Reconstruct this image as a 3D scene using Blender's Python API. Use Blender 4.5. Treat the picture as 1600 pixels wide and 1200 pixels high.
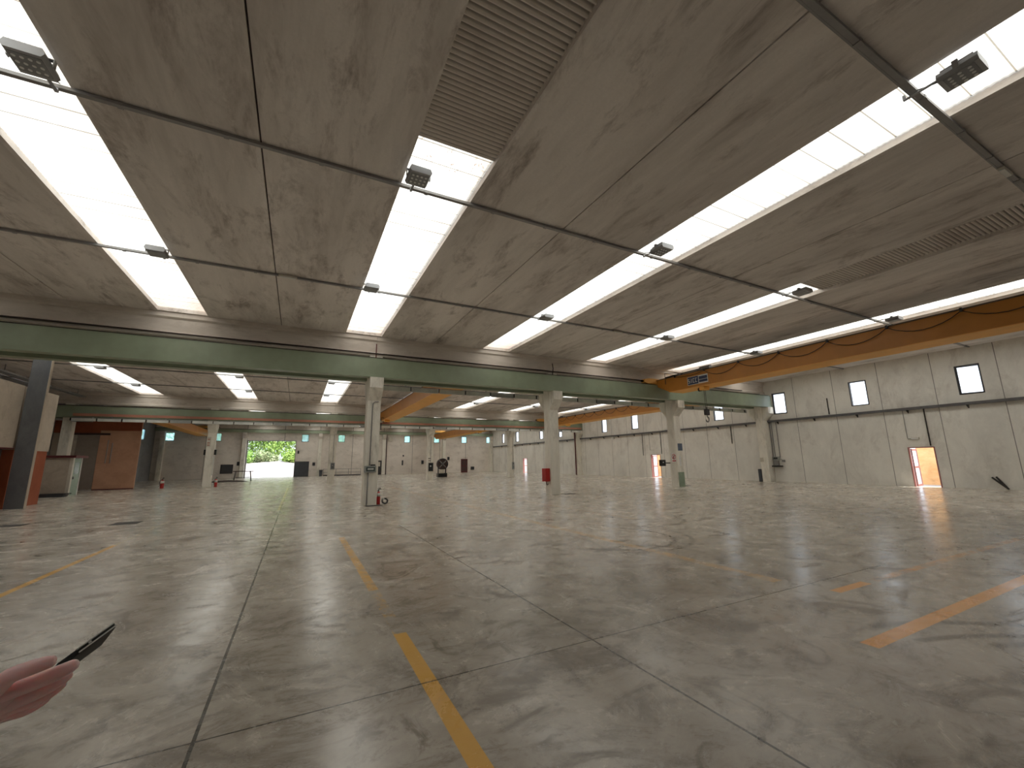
import bpy, math, random
from mathutils import Vector, Matrix
random.seed(7)
S = bpy.context.scene
for o in list(bpy.data.objects): bpy.data.objects.remove(o)
COL = S.collection
PI = math.pi
SK0, SKD, SKW = -4.634, 6.0266, 1.405   # skylight strips: first edge, spacing, width

# ------------------------------------------------------------------ camera
FPX = 644.36; YAW = math.radians(-27.228); PITCH = math.radians(10.664); ROLL = math.radians(-0.842)
CAM = Vector((0, 0, 1.6))
fw = Vector((-math.sin(YAW)*math.cos(PITCH), math.cos(YAW)*math.cos(PITCH), math.sin(PITCH)))
rt = fw.cross(Vector((0, 0, 1))).normalized(); up = rt.cross(fw)
rt, up = rt*math.cos(ROLL)+up*math.sin(ROLL), -rt*math.sin(ROLL)+up*math.cos(ROLL)
cd = bpy.data.cameras.new('camera'); cam = bpy.data.objects.new('camera', cd); COL.objects.link(cam)
cd.sensor_fit = 'HORIZONTAL'; cd.sensor_width = 36.0; cd.lens = FPX*36/1600; cd.clip_start = .02; cd.clip_end = 600
cam.matrix_world = Matrix(((rt.x, up.x, -fw.x, CAM.x), (rt.y, up.y, -fw.y, CAM.y), (rt.z, up.z, -fw.z, CAM.z), (0, 0, 0, 1)))
S.camera = cam

# ------------------------------------------------------------------ sky, sun, exposure
W = bpy.data.worlds.new('sky'); S.world = W; W.use_nodes = True
bgn = W.node_tree.nodes['Background']
bgn.inputs[0].default_value = (.80, .90, 1.0, 1); bgn.inputs[1].default_value = 1.85
sl = bpy.data.lights.new('sun', 'SUN'); so = bpy.data.objects.new('sun', sl); COL.objects.link(so)
sl.energy = 4.3; sl.angle = math.radians(2); sl.color = (1, .94, .84)
so.rotation_euler = Vector((-0.42, 0.30, -0.86)).to_track_quat('-Z', 'Y').to_euler(); so.location = (10, 0, 30)
S.view_settings.view_transform = 'Standard'; S.view_settings.look = 'None'
S.view_settings.gamma = 1; S.view_settings.use_curve_mapping = False
S.view_settings.exposure = 0.64
S.cycles.max_bounces = 10; S.cycles.diffuse_bounces = 6; S.cycles.glossy_bounces = 3
S.cycles.transmission_bounces = 6; S.cycles.transparent_max_bounces = 12
S.cycles.sample_clamp_indirect = 6.0
S.cycles.use_denoising = True

# ------------------------------------------------------------------ node helpers
class N:
    """tiny wrapper so node maths reads like maths"""
    def __init__(s, nt, sock): s.nt = nt; s.s = sock
    def op(s, o, b=None, c=None, clamp=False):
        n = s.nt.nodes.new('ShaderNodeMath'); n.operation = o; n.use_clamp = clamp
        s.nt.links.new(s.s, n.inputs[0])
        for i, v in ((1, b), (2, c)):
            if v is None: continue
            if isinstance(v, N): s.nt.links.new(v.s, n.inputs[i])
            else: n.inputs[i].default_value = v
        return N(s.nt, n.outputs[0])
    def __add__(s, b): return s.op('ADD', b)
    def __sub__(s, b): return s.op('SUBTRACT', b)
    def __mul__(s, b): return s.op('MULTIPLY', b)
    def __rsub__(s, b): return s.op('MULTIPLY', -1.0).op('ADD', b)
    def abs(s): return s.op('ABSOLUTE')
    def lt(s, b): return s.op('LESS_THAN', b)
    def gt(s, b): return s.op('GREATER_THAN', b)
    def mx(s, b): return s.op('MAXIMUM', b)
    def ramp(s, a, b):
        n = s.nt.nodes.new('ShaderNodeMapRange'); n.clamp = True
        s.nt.links.new(s.s, n.inputs[0]); n.inputs[1].default_value = a; n.inputs[2].default_value = b
        return N(s.nt, n.outputs[0])

def newmat(name):
    m = bpy.data.materials.new(name); m.use_nodes = True; nt = m.node_tree
    return m, nt, nt.nodes['Principled BSDF']

def pos(nt):
    g = nt.nodes.new('ShaderNodeNewGeometry'); x = nt.nodes.new('ShaderNodeSeparateXYZ')
    nt.links.new(g.outputs['Position'], x.inputs[0])
    return g.outputs['Position'], [N(nt, x.outputs[i]) for i in range(3)]

def noise(nt, vec, scale=1.0, stretch=(1, 1, 1), detail=5, rough=.6, dist=0.0, off=(0, 0, 0)):
    mp = nt.nodes.new('ShaderNodeMapping'); mp.inputs['Scale'].default_value = stretch; mp.inputs['Location'].default_value = off
    nt.links.new(vec, mp.inputs[0])
    n = nt.nodes.new('ShaderNodeTexNoise'); n.inputs['Scale'].default_value = scale
    n.inputs['Detail'].default_value = detail; n.inputs['Roughness'].default_value = rough; n.inputs['Distortion'].default_value = dist
    nt.links.new(mp.outputs[0], n.inputs['Vector'])
    return N(nt, n.outputs['Fac'])

def mix(nt, fac, a, b):
    n = nt.nodes.new('ShaderNodeMix'); n.data_type = 'RGBA'
    if isinstance(fac, N): nt.links.new(fac.s, n.inputs[0])
    else: n.inputs[0].default_value = fac
    for i, v in ((6, a), (7, b)):
        if isinstance(v, tuple): n.inputs[i].default_value = (*v, 1)
        else: nt.links.new(v, n.inputs[i])
    return n.outputs[2]

def bump(nt, bsdf, h, strength=.3, dist=.02):
    b = nt.nodes.new('ShaderNodeBump'); b.inputs['Strength'].default_value = strength; b.inputs['Distance'].default_value = dist
    nt.links.new(h.s, b.inputs['Height']); nt.links.new(b.outputs[0], bsdf.inputs['Normal'])

def plain(name, c, rough=.5, metal=0.0, var=.12, scale=3.0, emit=None):
    m, nt, b = newmat(name); P, _ = pos(nt)
    n = noise(nt, P, scale, detail=4).ramp(.3, .7)
    d = tuple(v*(1-var) for v in c); l = tuple(min(1, v*(1+var)) for v in c)
    nt.links.new(mix(nt, n, d, l), b.inputs['Base Color'])
    b.inputs['Roughness'].default_value = rough; b.inputs['Metallic'].default_value = metal
    if emit:
        b.inputs['Emission Color'].default_value = (*c, 1); b.inputs['Emission Strength'].default_value = emit
    return m

def concrete(name, light, dark, stretch=(1, 1, 1), stain=(.12, .09, .07), stain_amt=.4, rough=.8, joints=None, jw=.014, off=(0, 0, 0), ribs=None):
    m, nt, b = newmat(name); P, X = pos(nt)
    n1 = noise(nt, P, .55, stretch, 5, .6, .3, off).ramp(.37, .63)
    n2 = noise(nt, P, 2.6, stretch, 7, .7, .6, off)
    n3 = noise(nt, P, 22, (1, 1, 1), 3, .7)
    st = (noise(nt, P, 1.2, tuple(max(.42, min(s, 1.2)) for s in stretch), 8, .74, .35, (off[0]+7, off[1]+3, 2)).ramp(.49, .66))*(n2.ramp(.36, .56))*stain_amt
    c = mix(nt, n1, dark, light)
    c = mix(nt, n2.ramp(.35, .75)*.55, c, tuple(v*1.12 for v in light))
    c = mix(nt, n3.ramp(.35, .65)*.18, c, dark)
    c = mix(nt, st, c, stain)
    if joints:
        ax, y0, step = joints
        q = (X[ax]-y0).op('DIVIDE', step); fr = q-q.op('ROUND')
        jm = (fr*step).abs().lt(jw)
        c = mix(nt, jm*.75, c, (.07, .065, .06))
        # neighbouring cast panels differ a little in tone
        wn = nt.nodes.new('ShaderNodeTexWhiteNoise'); wn.noise_dimensions = '1D'; nt.links.new(q.op('FLOOR').s, wn.inputs['W'])
        c = mix(nt, N(nt, wn.outputs['Value'])*.22, c, dark)
    if ribs:   # shade in the upper folds, painted into the sheet colour
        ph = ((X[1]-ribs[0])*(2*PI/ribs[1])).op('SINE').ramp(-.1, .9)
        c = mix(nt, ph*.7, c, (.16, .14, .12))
    nt.links.new(c, b.inputs['Base Color']); b.inputs['Roughness'].default_value = rough
    b.inputs['Specular IOR Level'].default_value = .25
    bump(nt, b, n2+n3*.4, .18, .01)
    return m

# ------------------------------------------------------------------ materials
M = {}
M['slab'] = concrete('roof slab concrete', (.84, .79, .745), (.60, .555, .515), (1.5, .22, 1), (.27, .22, .19), .8, joints=None)
M['beam'] = concrete('precast beam concrete', (.74, .68, .615), (.58, .53, .475), (.3, 1, 1.4), (.24, .19, .15), .45)
M['column'] = concrete('column concrete', (.88, .85, .76), (.74, .705, .63), (1.2, 1.2, .35), (.2, .17, .13), .5)
M['wallR'] = concrete('right wall precast panels', (.86, .845, .79), (.70, .685, .64), (1, .7, .4), (.27, .22, .18), .4, joints=(1, 11.036, 2.292), jw=.015)
M['wallB'] = concrete('back wall precast panels', (.86, .80, .735), (.73, .67, .61), (.5, 1, .8), (.22, .17, .14), .4, joints=(0, 2.6, 4.36), jw=.03)
M['wallL'] = concrete('left wall concrete', (.30, .30, .305), (.21, .21, .215), (1, .5, .8), (.12, .1, .09), .5, joints=(1, 1.0, 4.6), jw=.02)
M['pier'] = concrete('unlit pier tone', (.16, .165, .175), (.10, .105, .115), (1, 1, .5), (.05, .05, .05), .4)  # dark tone carries the unlit look of the pier's front
M['green'] = plain('sage green painted steel', (.265, .315, .22), .42, 0, .10, 1.4)
M['rail'] = plain('dark crane rail steel', (.06, .045, .04), .5, .6, .2)
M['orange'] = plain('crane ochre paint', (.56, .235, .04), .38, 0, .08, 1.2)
M['orangelit'] = plain('lit crane ochre', (.85, .44, .10), .6, 0, .08, 1.2)  # lighter copy of the crane ochre, with the light put into its colour
M['dulltop'] = plain('dull flange top', (.16, .13, .10), .8)  # dull colour chosen to cut the orange bounce onto the roof
M['black'] = plain('black plastic', (.012, .012, .013), .4)
M['cable'] = plain('dark cable sheath', (.03, .026, .024), .6)
M['galv'] = plain('galvanised steel', (.36, .37, .38), .38, .7, .18, 6)
M['tray'] = plain('grey cable tray', (.14, .14, .145), .5, .4, .15, 3)
M['conduit'] = plain('grey conduit', (.30, .295, .29), .5, .3, .1)
M['dulltray'] = plain('dull casing', (.36, .37, .36), .5)
M['duct'] = plain('light grey conductor casing', (.66, .67, .63), .45, .1, .2, 1.2)
M['salmon'] = plain('salmon conductor rail', (.46, .20, .135), .5, 0, .2, 1.0)
M['housing'] = plain('grey lamp housing', (.38, .39, .41), .4, .2, .08)
M['lens'] = plain('dark lamp glass', (.27, .28, .29), .15)
M['led'] = plain('led reflector', (.8, .82, .82), .2)
M['cream'] = plain('cream plastic fitting', (.62, .58, .50), .45)
M['white'] = plain('white paper', (.75, .75, .72), .6)
M['red'] = plain('red enamel', (.42, .02, .018), .35)
M['redframe'] = plain('faded red door frame', (.40, .17, .16), .5)
M['navy'] = plain('navy blue plate', (.03, .045, .11), .4)
M['bluegrey'] = plain('blue grey plate', (.10, .13, .19), .45)
M['dark'] = plain('dark frame', (.035, .035, .04), .5)
M['charcoal'] = plain('charcoal sheet', (.055, .06, .07), .5)
M['brown'] = plain('dark brown wood', (.07, .035, .03), .6)
M['darkred'] = plain('dark red trim', (.11, .018, .02), .55)
M['terracotta'] = concrete('terracotta painted board', (.62, .36, .24), (.50, .28, .18), (1, 1, 1.2), (.25, .15, .1), .3)
M['orangewall'] = concrete('orange red boarding', (.40, .12, .06), (.28, .08, .04), (1, 1, .6), (.15, .06, .04), .3)
M['taupe'] = plain('taupe sheet metal door', (.26, .215, .185), .6, 0, .08)
M['beige'] = concrete('beige rendered block', (.56, .49, .41), (.44, .38, .31), (1, 1, 1), (.2, .15, .12), .4)
M['palegreen'] = plain('pale green enamel', (.25, .33, .25), .4)
M['steel'] = plain('worn steel', (.30, .29, .28), .4, .7, .2, 5)
M['greybox'] = plain('grey enclosure', (.33, .34, .32), .45)
M['screen'] = plain('smoked enclosure window', (.07, .09, .09), .12)
M['plasterlow'] = plain('dark floor plate', (.035, .03, .028), .7)
M['blue'] = plain('blue enamel', (.05, .12, .22), .4)
M['earth'] = concrete('swept dirt', (.06, .045, .035), (.03, .024, .02), (1, 1, 1))
M['skin'] = plain('skin', (1.0, .64, .64), .45, 0, .0, 30)
M['skin'].node_tree.nodes['Principled BSDF'].inputs['Subsurface Weight'].default_value = .6
M['skin'].node_tree.nodes['Principled BSDF'].inputs['Subsurface Radius'].default_value = (.012, .005, .004)
M['skin'].node_tree.nodes['Principled BSDF'].inputs['Subsurface Scale'].default_value = 1.0
M['nail'] = plain('fingernail', (.70, .38, .33), .35)
M['cloth'] = plain('dark shirt', (.05, .06, .08), .8)
M['trousers'] = plain('grey trousers', (.09, .09, .10), .85)
M['hair'] = plain('dark hair', (.03, .02, .015), .6)
M['phone'] = plain('black phone case', (.008, .008, .009), .6)
M['edgeglint'] = plain('bright phone edge glint', (.88, .88, .85), .35, .2, .02)  # skylight reflection along the edges put into a pale matte colour
M['asphalt'] = concrete('sunlit yard paving', (.46, .44, .42), (.34, .325, .32), (1, 1, 1), (.25, .22, .24), .5)
M['bank'] = concrete('gravel bank', (.55, .49, .50), (.36, .31, .33), (1, 1, 1), (.15, .2, .06), .5)
M['brick'] = concrete('orange outside wall', (.80, .50, .27), (.66, .36, .16), (1, 1.5, 5), (.45, .25, .12), .6)
M['bark'] = plain('bark', (.10, .07, .05), .9)

def leafmat(name, c1, c2):
    m, nt, b = newmat(name); P, _ = pos(nt)
    n = noise(nt, P, 1.3, detail=3).ramp(.35, .65)
    nt.links.new(mix(nt, n, c1, c2), b.inputs['Base Color']); b.inputs['Roughness'].default_value = .6
    return m
M['leafA'] = leafmat('bright leaves', (.16, .33, .05), (.34, .50, .12))
M['leafB'] = leafmat('yellow green leaves', (.33, .42, .09), (.22, .40, .08))
M['leafC'] = leafmat('pale olive leaves', (.26, .34, .15), (.42, .46, .26))

def sheetmat():
    # glass-fibre roof sheet: lit by the sky above, glows below
    m, nt, b = newmat('glass fibre roof sheet'); P, X = pos(nt)
    b.inputs['Roughness'].default_value = .45
    t = nt.nodes.new('ShaderNodeBsdfTranslucent'); mx = nt.nodes.new('ShaderNodeMixShader')
    dirt = noise(nt, P, 2.2, (2.4, .45, 1), 6, .7, .5).ramp(.46, .80)
    run = noise(nt, P, 5.5, (3.0, .35, 1), 5, .7, .2).ramp(.50, .75)
    spots = noise(nt, P, 9, (1, 1, 1), 5, .78, .3).ramp(.52, .66)
    lap = ((X[1]-.2).op('DIVIDE', .455)); lap = ((lap-lap.op('ROUND')).abs()).lt(.022)
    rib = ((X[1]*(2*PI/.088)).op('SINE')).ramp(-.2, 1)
    # grime gathers at sheet ends: above the beams and where the sheet changes
    endg = ((X[1]-6.35).abs().ramp(.75, .25))*((X[0]-2.1).abs().lt(.9))
    endr = ((X[1]-6.75).abs().ramp(.6, .2))*((X[0]-8.0).abs().ramp(.75, .3))
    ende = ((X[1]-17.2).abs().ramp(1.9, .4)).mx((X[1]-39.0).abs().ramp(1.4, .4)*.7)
    edge = (X[0]-SK0).op('DIVIDE', SKD); edge = (edge-edge.op('FLOOR')).ramp(.13, .235)
    c = mix(nt, dirt*.75, (.95, .92, .85), (.60, .51, .40))
    c = mix(nt, run*.45, c, (.60, .50, .36))
    c = mix(nt, edge*.65, c, (.48, .38, .28))
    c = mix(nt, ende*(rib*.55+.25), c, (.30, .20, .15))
    c = mix(nt, spots*(endg.mx(endr)*.85+.05), c, (.16, .09, .05))
    c = mix(nt, lap*.9, c, (.20, .17, .13))
    nt.links.new(c, b.inputs['Base Color']); nt.links.new(c, t.inputs['Color'])
    mx.inputs[0].default_value = .62
    nt.links.new(b.outputs[0], mx.inputs[1]); nt.links.new(t.outputs[0], mx.inputs[2])
    nt.links.new(mx.outputs[0], nt.nodes['Material Output'].inputs['Surface'])
    return m
M['sheet'] = sheetmat()

def panemat(name, col, clear, tl=.6):
    m, nt, b = newmat(name)
    b.inputs['Base Color'].default_value = (*col, 1); b.inputs['Roughness'].default_value = .1
    t = nt.nodes.new('ShaderNodeBsdfTranslucent'); t.inputs['Color'].default_value = (*col, 1)
    tr = nt.nodes.new('ShaderNodeBsdfTransparent'); tr.inputs['Color'].default_value = (*col, 1)
    m1 = nt.nodes.new('ShaderNodeMixShader'); m1.inputs[0].default_value = tl
    nt.links.new(b.outputs[0], m1.inputs[1]); nt.links.new(t.outputs[0], m1.inputs[2])
    m2 = nt.nodes.new('ShaderNodeMixShader'); m2.inputs[0].default_value = clear
    nt.links.new(m1.outputs[0], m2.inputs[1]); nt.links.new(tr.outputs[0], m2.inputs[2])
    nt.links.new(m2.outputs[0], nt.nodes['Material Output'].inputs['Surface'])
    return m
M['frost'] = panemat('frosted pane', (.97, .98, 1.0), .75)
M['teal'] = panemat('teal tinted pane', (.72, .90, .92), .7)

def floormat():
    m, nt, b = newmat('stained concrete floor'); P, X = pos(nt); x, y, z = X
    big = noise(nt, P, .22, detail=4, rough=.55, dist=.6).ramp(.32, .68)
    mid = noise(nt, P, 1.1, detail=8, rough=.72, dist=1.6)
    fine = noise(nt, P, 16, detail=4, rough=.7)
    sm = noise(nt, P, .75, (1, 1.5, 1), 8, .74, 2.6, (5, 2, 0))
    blot = noise(nt, P, 2.0, (1, .8, 1), 6, .66, 1.8, (11, 4, 0))
    c = mix(nt, big, (.44, .395, .34), (.64, .59, .515))
    c = mix(nt, mid.ramp(.42, .64)*.65, c, (.78, .725, .64))
    # pale worn middle; dim near and bright far light also painted into colour
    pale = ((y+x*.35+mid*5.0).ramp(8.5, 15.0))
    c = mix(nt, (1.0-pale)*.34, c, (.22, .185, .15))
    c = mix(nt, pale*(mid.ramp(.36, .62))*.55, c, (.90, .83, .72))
    c = mix(nt, sm.ramp(.50, .62)*.85, c, (.20, .168, .135))
    c = mix(nt, blot.ramp(.56, .66)*.75, c, (.17, .145, .12))
    drag = noise(nt, P, 1.7, (.8, 1.3, 1), 9, .78, 2.2, (3, 9, 0))
    c = mix(nt, drag.ramp(.53, .62)*.62, c, (.17, .14, .11))
    c = mix(nt, fine.ramp(.4, .62)*.16, c, (.22, .19, .155))
    # dark wheel track running away from the second column line
    tr = ((x-4.3)-(y-17)*.17).abs().ramp(.9, .15)*y.ramp(8, 20)*(y.ramp(46, 34))*(mid.ramp(.3, .6))
    c = mix(nt, tr*.6, c, (.24, .18, .14))
    # curved tyre scuffs
    def arc(cx, cy, r, w, a0, a1, k):
        nonlocal c
        dx, dy = x-cx, y-cy
        rr = (dx*dx+dy*dy).op('SQRT'); th = dy.op('ARCTAN2', dx)
        mk = ((rr-r).abs().ramp(w, w*.35))*(th.gt(a0))*(th.lt(a1))*(mid.ramp(.30, .50))
        c = mix(nt, mk*k, c, (.09, .075, .06))
    arc(4.2, -.6, 3.0, .07, .55, 1.30, .8); arc(4.35, -.75, 2.75, .06, .6, 1.35, .8)
    arc(4.5, -.7, 2.45, .07, .5, 1.2, .7); arc(6.0, 7.2, 1.25, .08, -2.6, .7, .75); arc(6.1, 7.3, 1.6, .07, -2.2, 1.0, .6)
    arc(5.4, 5.4, 1.0, .09, -1.0, 2.2, .6); arc(8.2, 9.2, 1.5, .08, -3.0, -.2, .55); arc(3.0, 7.5, 2.4, .06, -.6, .9, .5)
    # painted lines
    wear = noise(nt, P, 3.2, detail=9, rough=.88, dist=.6)
    def line(x0, x1, y0, y1, col, lo, hi):
        nonlocal c
        w = .006
        mk = x.gt(x0)*x.lt(x1)*y.gt(y0)*y.lt(y1)*wear.ramp(lo, hi)
        c = mix(nt, mk*.85, c, col)
    yel = (.80, .43, .06); ora = (.88, .40, .09)
    line(.93, 1.05, -4, 4.35, yel, .20, .42); line(.93, 1.05, 4.35, 5.9, yel, .50, .62); line(.93, 1.05, 5.9, 10.3, yel, .36, .54)
    line(-3.33, -3.23, -4, 11.9, yel, .22, .46); line(-3.32, -3.24, 11.9, 27, (.70, .62, .46), .38, .58)
    line(-.52, -.40, 21, 33.8, (.88, .78, .48), .15, .4); line(-.52, -.40, 17.6, 21, (.85, .70, .32), .46, .54)
    line(4.5, 12.5, 2.02, 2.16, ora, .22, .42); line(5.9, 6.65, 2.95, 3.07, ora, .15, .38); line(6.85, 12.5, 2.95, 3.07, ora, .42, .62)
    line(5.66, 5.86, 3.6, 12.5, (.72, .45, .19), .40, .60); line(5.6, 5.95, 12.5, 30, (.66, .44, .25), .42, .62)
    line(8.3, 8.5, 9, 24, (.68, .46, .26), .45, .65)
    # sawn joints
    def joint(mk, k=.9):
        nonlocal c
        c = mix(nt, mk*k, c, (.03, .026, .022))
    joint((x+.43).abs().lt(.011)*y.lt(60)); joint((x-2.5).abs().lt(.010)*y.lt(11.5)*(fine.gt(.36)))
    joint((y-3.34).abs().lt(.007)*(x.lt(8))); joint((y-6.95).abs().lt(.005)*x.lt(-.43), .55)
    joint((y-17.3).abs().lt(.012)*x.gt(-30), .35); joint((x-13.7).abs().lt(.012), .35); joint((y-10.2).abs().lt(.008)*x.gt(8), .35)
    joint((x-8.3).abs().lt(.008)*y.lt(30), .35)
    # dirt round the column feet
    nt.links.new(c, b.inputs['Base Color'])
    r = mid.ramp(.3, .7)*.20+.13
    r = r+sm.ramp(.5, .7)*.12
    nt.links.new(r.s, b.inputs['Roughness']); b.inputs['Specular IOR Level'].default_value = .85
    bump(nt, b, mid*.6+fine*.08+sm*.4, .07, .02)
    return m
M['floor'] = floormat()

# ------------------------------------------------------------------ mesh builder
class MB:
    def __init__(s): s.v = []; s.f = []
    def box(s, x0, x1, y0, y1, z0, z1):
        n = len(s.v)
        s.v += [(x, y, z) for z in (z0, z1) for x, y in ((x0, y0), (x1, y0), (x1, y1), (x0, y1))]
        s.f += [(n, n+3, n+2, n+1), (n+4, n+5, n+6, n+7), (n, n+1, n+5, n+4), (n+1, n+2, n+6, n+5), (n+2, n+3, n+7, n+6), (n+3, n, n+4, n+7)]
        return s
    def prism(s, pts, axis, a, b):
        """polygon pts in the plane across axis (0: y,z  1: x,z  2: x,y), extruded a..b"""
        n = len(s.v); k = len(pts)
        for t in (a, b):
            for p, q in pts:
                s.v.append({0: (t, p, q), 1: (p, t, q), 2: (p, q, t)}[axis])
        s.f.append(tuple(range(n, n+k))); s.f.append(tuple(range(n+2*k-1, n+k-1, -1)))
        for i in range(k):
            j = (i+1) % k; s.f.append((n+i, n+j, n+k+j, n+k+i))
        return s
    def tube(s, pts, r, seg=8, cap=True):
        pts = [Vector(p) for p in pts]; n0 = len(s.v); rs = r if isinstance(r, (list, tuple)) else [r]*len(pts)
        u = None
        for i, p in enumerate(pts):
            d = (pts[min(i+1, len(pts)-1)]-pts[max(i-1, 0)]).normalized()
            if u is None: u = d.orthogonal().normalized()
            u = (u-d*u.dot(d)).normalized(); w = d.cross(u)
            for k in range(seg):
                a = 2*PI*k/seg; s.v.append(tuple(p+(u*math.cos(a)+w*math.sin(a))*rs[i]))
        for i in range(len(pts)-1):
            for k in range(seg):
                a, b = n0+i*seg+k, n0+i*seg+(k+1) % seg; s.f.append((a, b, b+seg, a+seg))
        if cap:
            s.f.append(tuple(n0+k for k in range(seg))[::-1]); s.f.append(tuple(n0+(len(pts)-1)*seg+k for k in range(seg)))
        return s
    def obox(s, c, ax, ay, az):
        """oriented box: centre and three half-axis vectors"""
        n = len(s.v); c = Vector(c); ax, ay, az = map(Vector, (ax, ay, az))
        for k in (-1, 1):
            for i, j in ((-1, -1), (1, -1), (1, 1), (-1, 1)): s.v.append(tuple(c+ax*i+ay*j+az*k))
        s.f += [(n, n+3, n+2, n+1), (n+4, n+5, n+6, n+7), (n, n+1, n+5, n+4), (n+1, n+2, n+6, n+5), (n+2, n+3, n+7, n+6), (n+3, n, n+4, n+7)]
        return s

ORG = {}
def link(name, me, mat, parent=None, org=None, smooth=False, bevel=0):
    o = bpy.data.objects.new(name, me); COL.objects.link(o)
    if mat: me.materials.append(M[mat] if isinstance(mat, str) else mat)
    if parent is not None: o.parent = parent
    if smooth:
        for p in me.polygons: p.use_smooth = True
    if bevel:
        b = o.modifiers.new('bevel', 'BEVEL'); b.width = bevel; b.segments = 2; b.limit_method = 'ANGLE'
    return o
def build(name, mb, mat, parent=None, smooth=False, bevel=0, origin=None):
    """mesh vertices are world coordinates; origin (or the parent's) is subtracted"""
    if parent is not None: org = ORG[parent.name]
    else: org = Vector(origin) if origin else Vector(min_base(mb))
    me = bpy.data.meshes.new(name)
    me.from_pydata([(v[0]-org.x, v[1]-org.y, v[2]-org.z) for v in mb.v], [], mb.f); me.update()
    o = link(name, me, mat, parent, None, smooth, bevel)
    if parent is None: o.location = org
    ORG[o.name] = org
    return o
def min_base(mb):
    xs, ys, zs = zip(*mb.v); return ((min(xs)+max(xs))/2, (min(ys)+max(ys))/2, min(zs))
def tag(o, label, cat, group=None):
    o['label'] = label; o['category'] = cat
    if group: o['group'] = group
    return o
def thing(name, label, cat, loc, group=None):
    o = bpy.data.objects.new(name, None); COL.objects.link(o); o.location = loc; o.empty_display_size = .2
    ORG[o.name] = Vector(loc); return tag(o, label, cat, group)
def struct(o): o['kind'] = 'structure'; return o
def copy_tree(o, loc=None, parent=None):
    c = o.copy(); COL.objects.link(c)
    if parent is not None: c.parent = parent
    if loc is not None: c.location = loc
    for ch in list(o.children): copy_tree(ch, None, c)
    return c
def cbox(name, mat, x0, x1, y0, y1, z0, z1, parent=None, bevel=0): return build(name, MB().box(x0, x1, y0, y1, z0, z1), mat, parent, False, bevel)

# ------------------------------------------------------------------ key dimensions (metres)
XW, XL, YF, YA, YB, YC = 29.144, -15.6, -5.0, 17.49, 39.31, 64.43
ZC = 6.886; ZB, ZT = 5.05, 5.84
J0 = -0.923
CX = [2.90+8.716*k for k in range(-3, 4)]   # right-hand faces of the column lines
CWD = .53

# ------------------------------------------------------------------ floor, ground, walls
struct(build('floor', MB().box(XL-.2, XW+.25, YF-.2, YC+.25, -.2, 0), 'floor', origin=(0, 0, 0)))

def wall_cells(mb, axis, t0, t1, u0, u1, z0, z1, holes):
    us = sorted({u0, u1, *[h[0] for h in holes], *[h[1] for h in holes]}); zs = sorted({z0, z1, *[h[2] for h in holes], *[h[3] for h in holes]})
    for a, b in zip(us, us[1:]):
        run = None
        for c, d in list(zip(zs, zs[1:]))+[(None, None)]:
            solid = c is not None and not any(h[0] <= (a+b)/2 <= h[1] and h[2] <= (c+d)/2 <= h[3] for h in holes)
            if solid: run = (run[0], d) if run else (c, d)
            if (not solid) and run:
                if axis == 0: mb.box(t0, t1, a, b, run[0], run[1])
                else: mb.box(a, b, t0, t1, run[0], run[1])
                run = None
    return mb
ZR = 7.3
winR = [(7.02, 7.90), (11.60, 12.48), (16.17, 17.05), (20.86, 21.74), (25.3, 26.18), (30.02, 30.95), (34.65, 35.5), (43.2, 44.0), (47.75, 48.7), (54.7, 55.7), (59.6, 60.4)]
WZ0, WZ1 = 4.54, 5.99
doorR = [(9.20, 10.28), (27.55, 28.70), (52.3, 53.5)]
holesR = [(a, b, WZ0, WZ1) for a, b in winR]+[(a, b, 0, 2.05) for a, b in doorR]
struct(build('wall_right', wall_cells(MB(), 0, XW, XW+.2, YF, YC+.2, 0, ZR, holesR), 'wallR', origin=(XW, 0, 0)))
winB = [(-14.75, -13.7), (-9.85, -8.9), (.3, 1.2), (4.97, 5.87), (9.75, 10.65), (14.4, 15.3), (19.05, 19.95), (23.7, 24.6), (28.1, 29.0)]
BZ0, BZ1 = 4.72, 5.74
holesB = [(a, b, BZ0, BZ1) for a, b in winB]+[(-5.95, -.36, 0, 4.8)]
struct(build('wall_back', wall_cells(MB(), 1, YC, YC+.2, XL, XW, 0, ZR, holesB), 'wallB', origin=(0, YC, 0)))
struct(build('wall_left', wall_cells(MB(), 0, XL-.2, XL, YF, YC+.2, 0, ZR, [(59.4, 60.7, 4.6, 5.8)]), 'wallL', origin=(XL, 0, 0)))
struct(build('wall_front', MB().box(XL, XW, YF-.2, YF, 0, ZR), 'wallL', origin=(0, YF, 0)))

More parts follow.
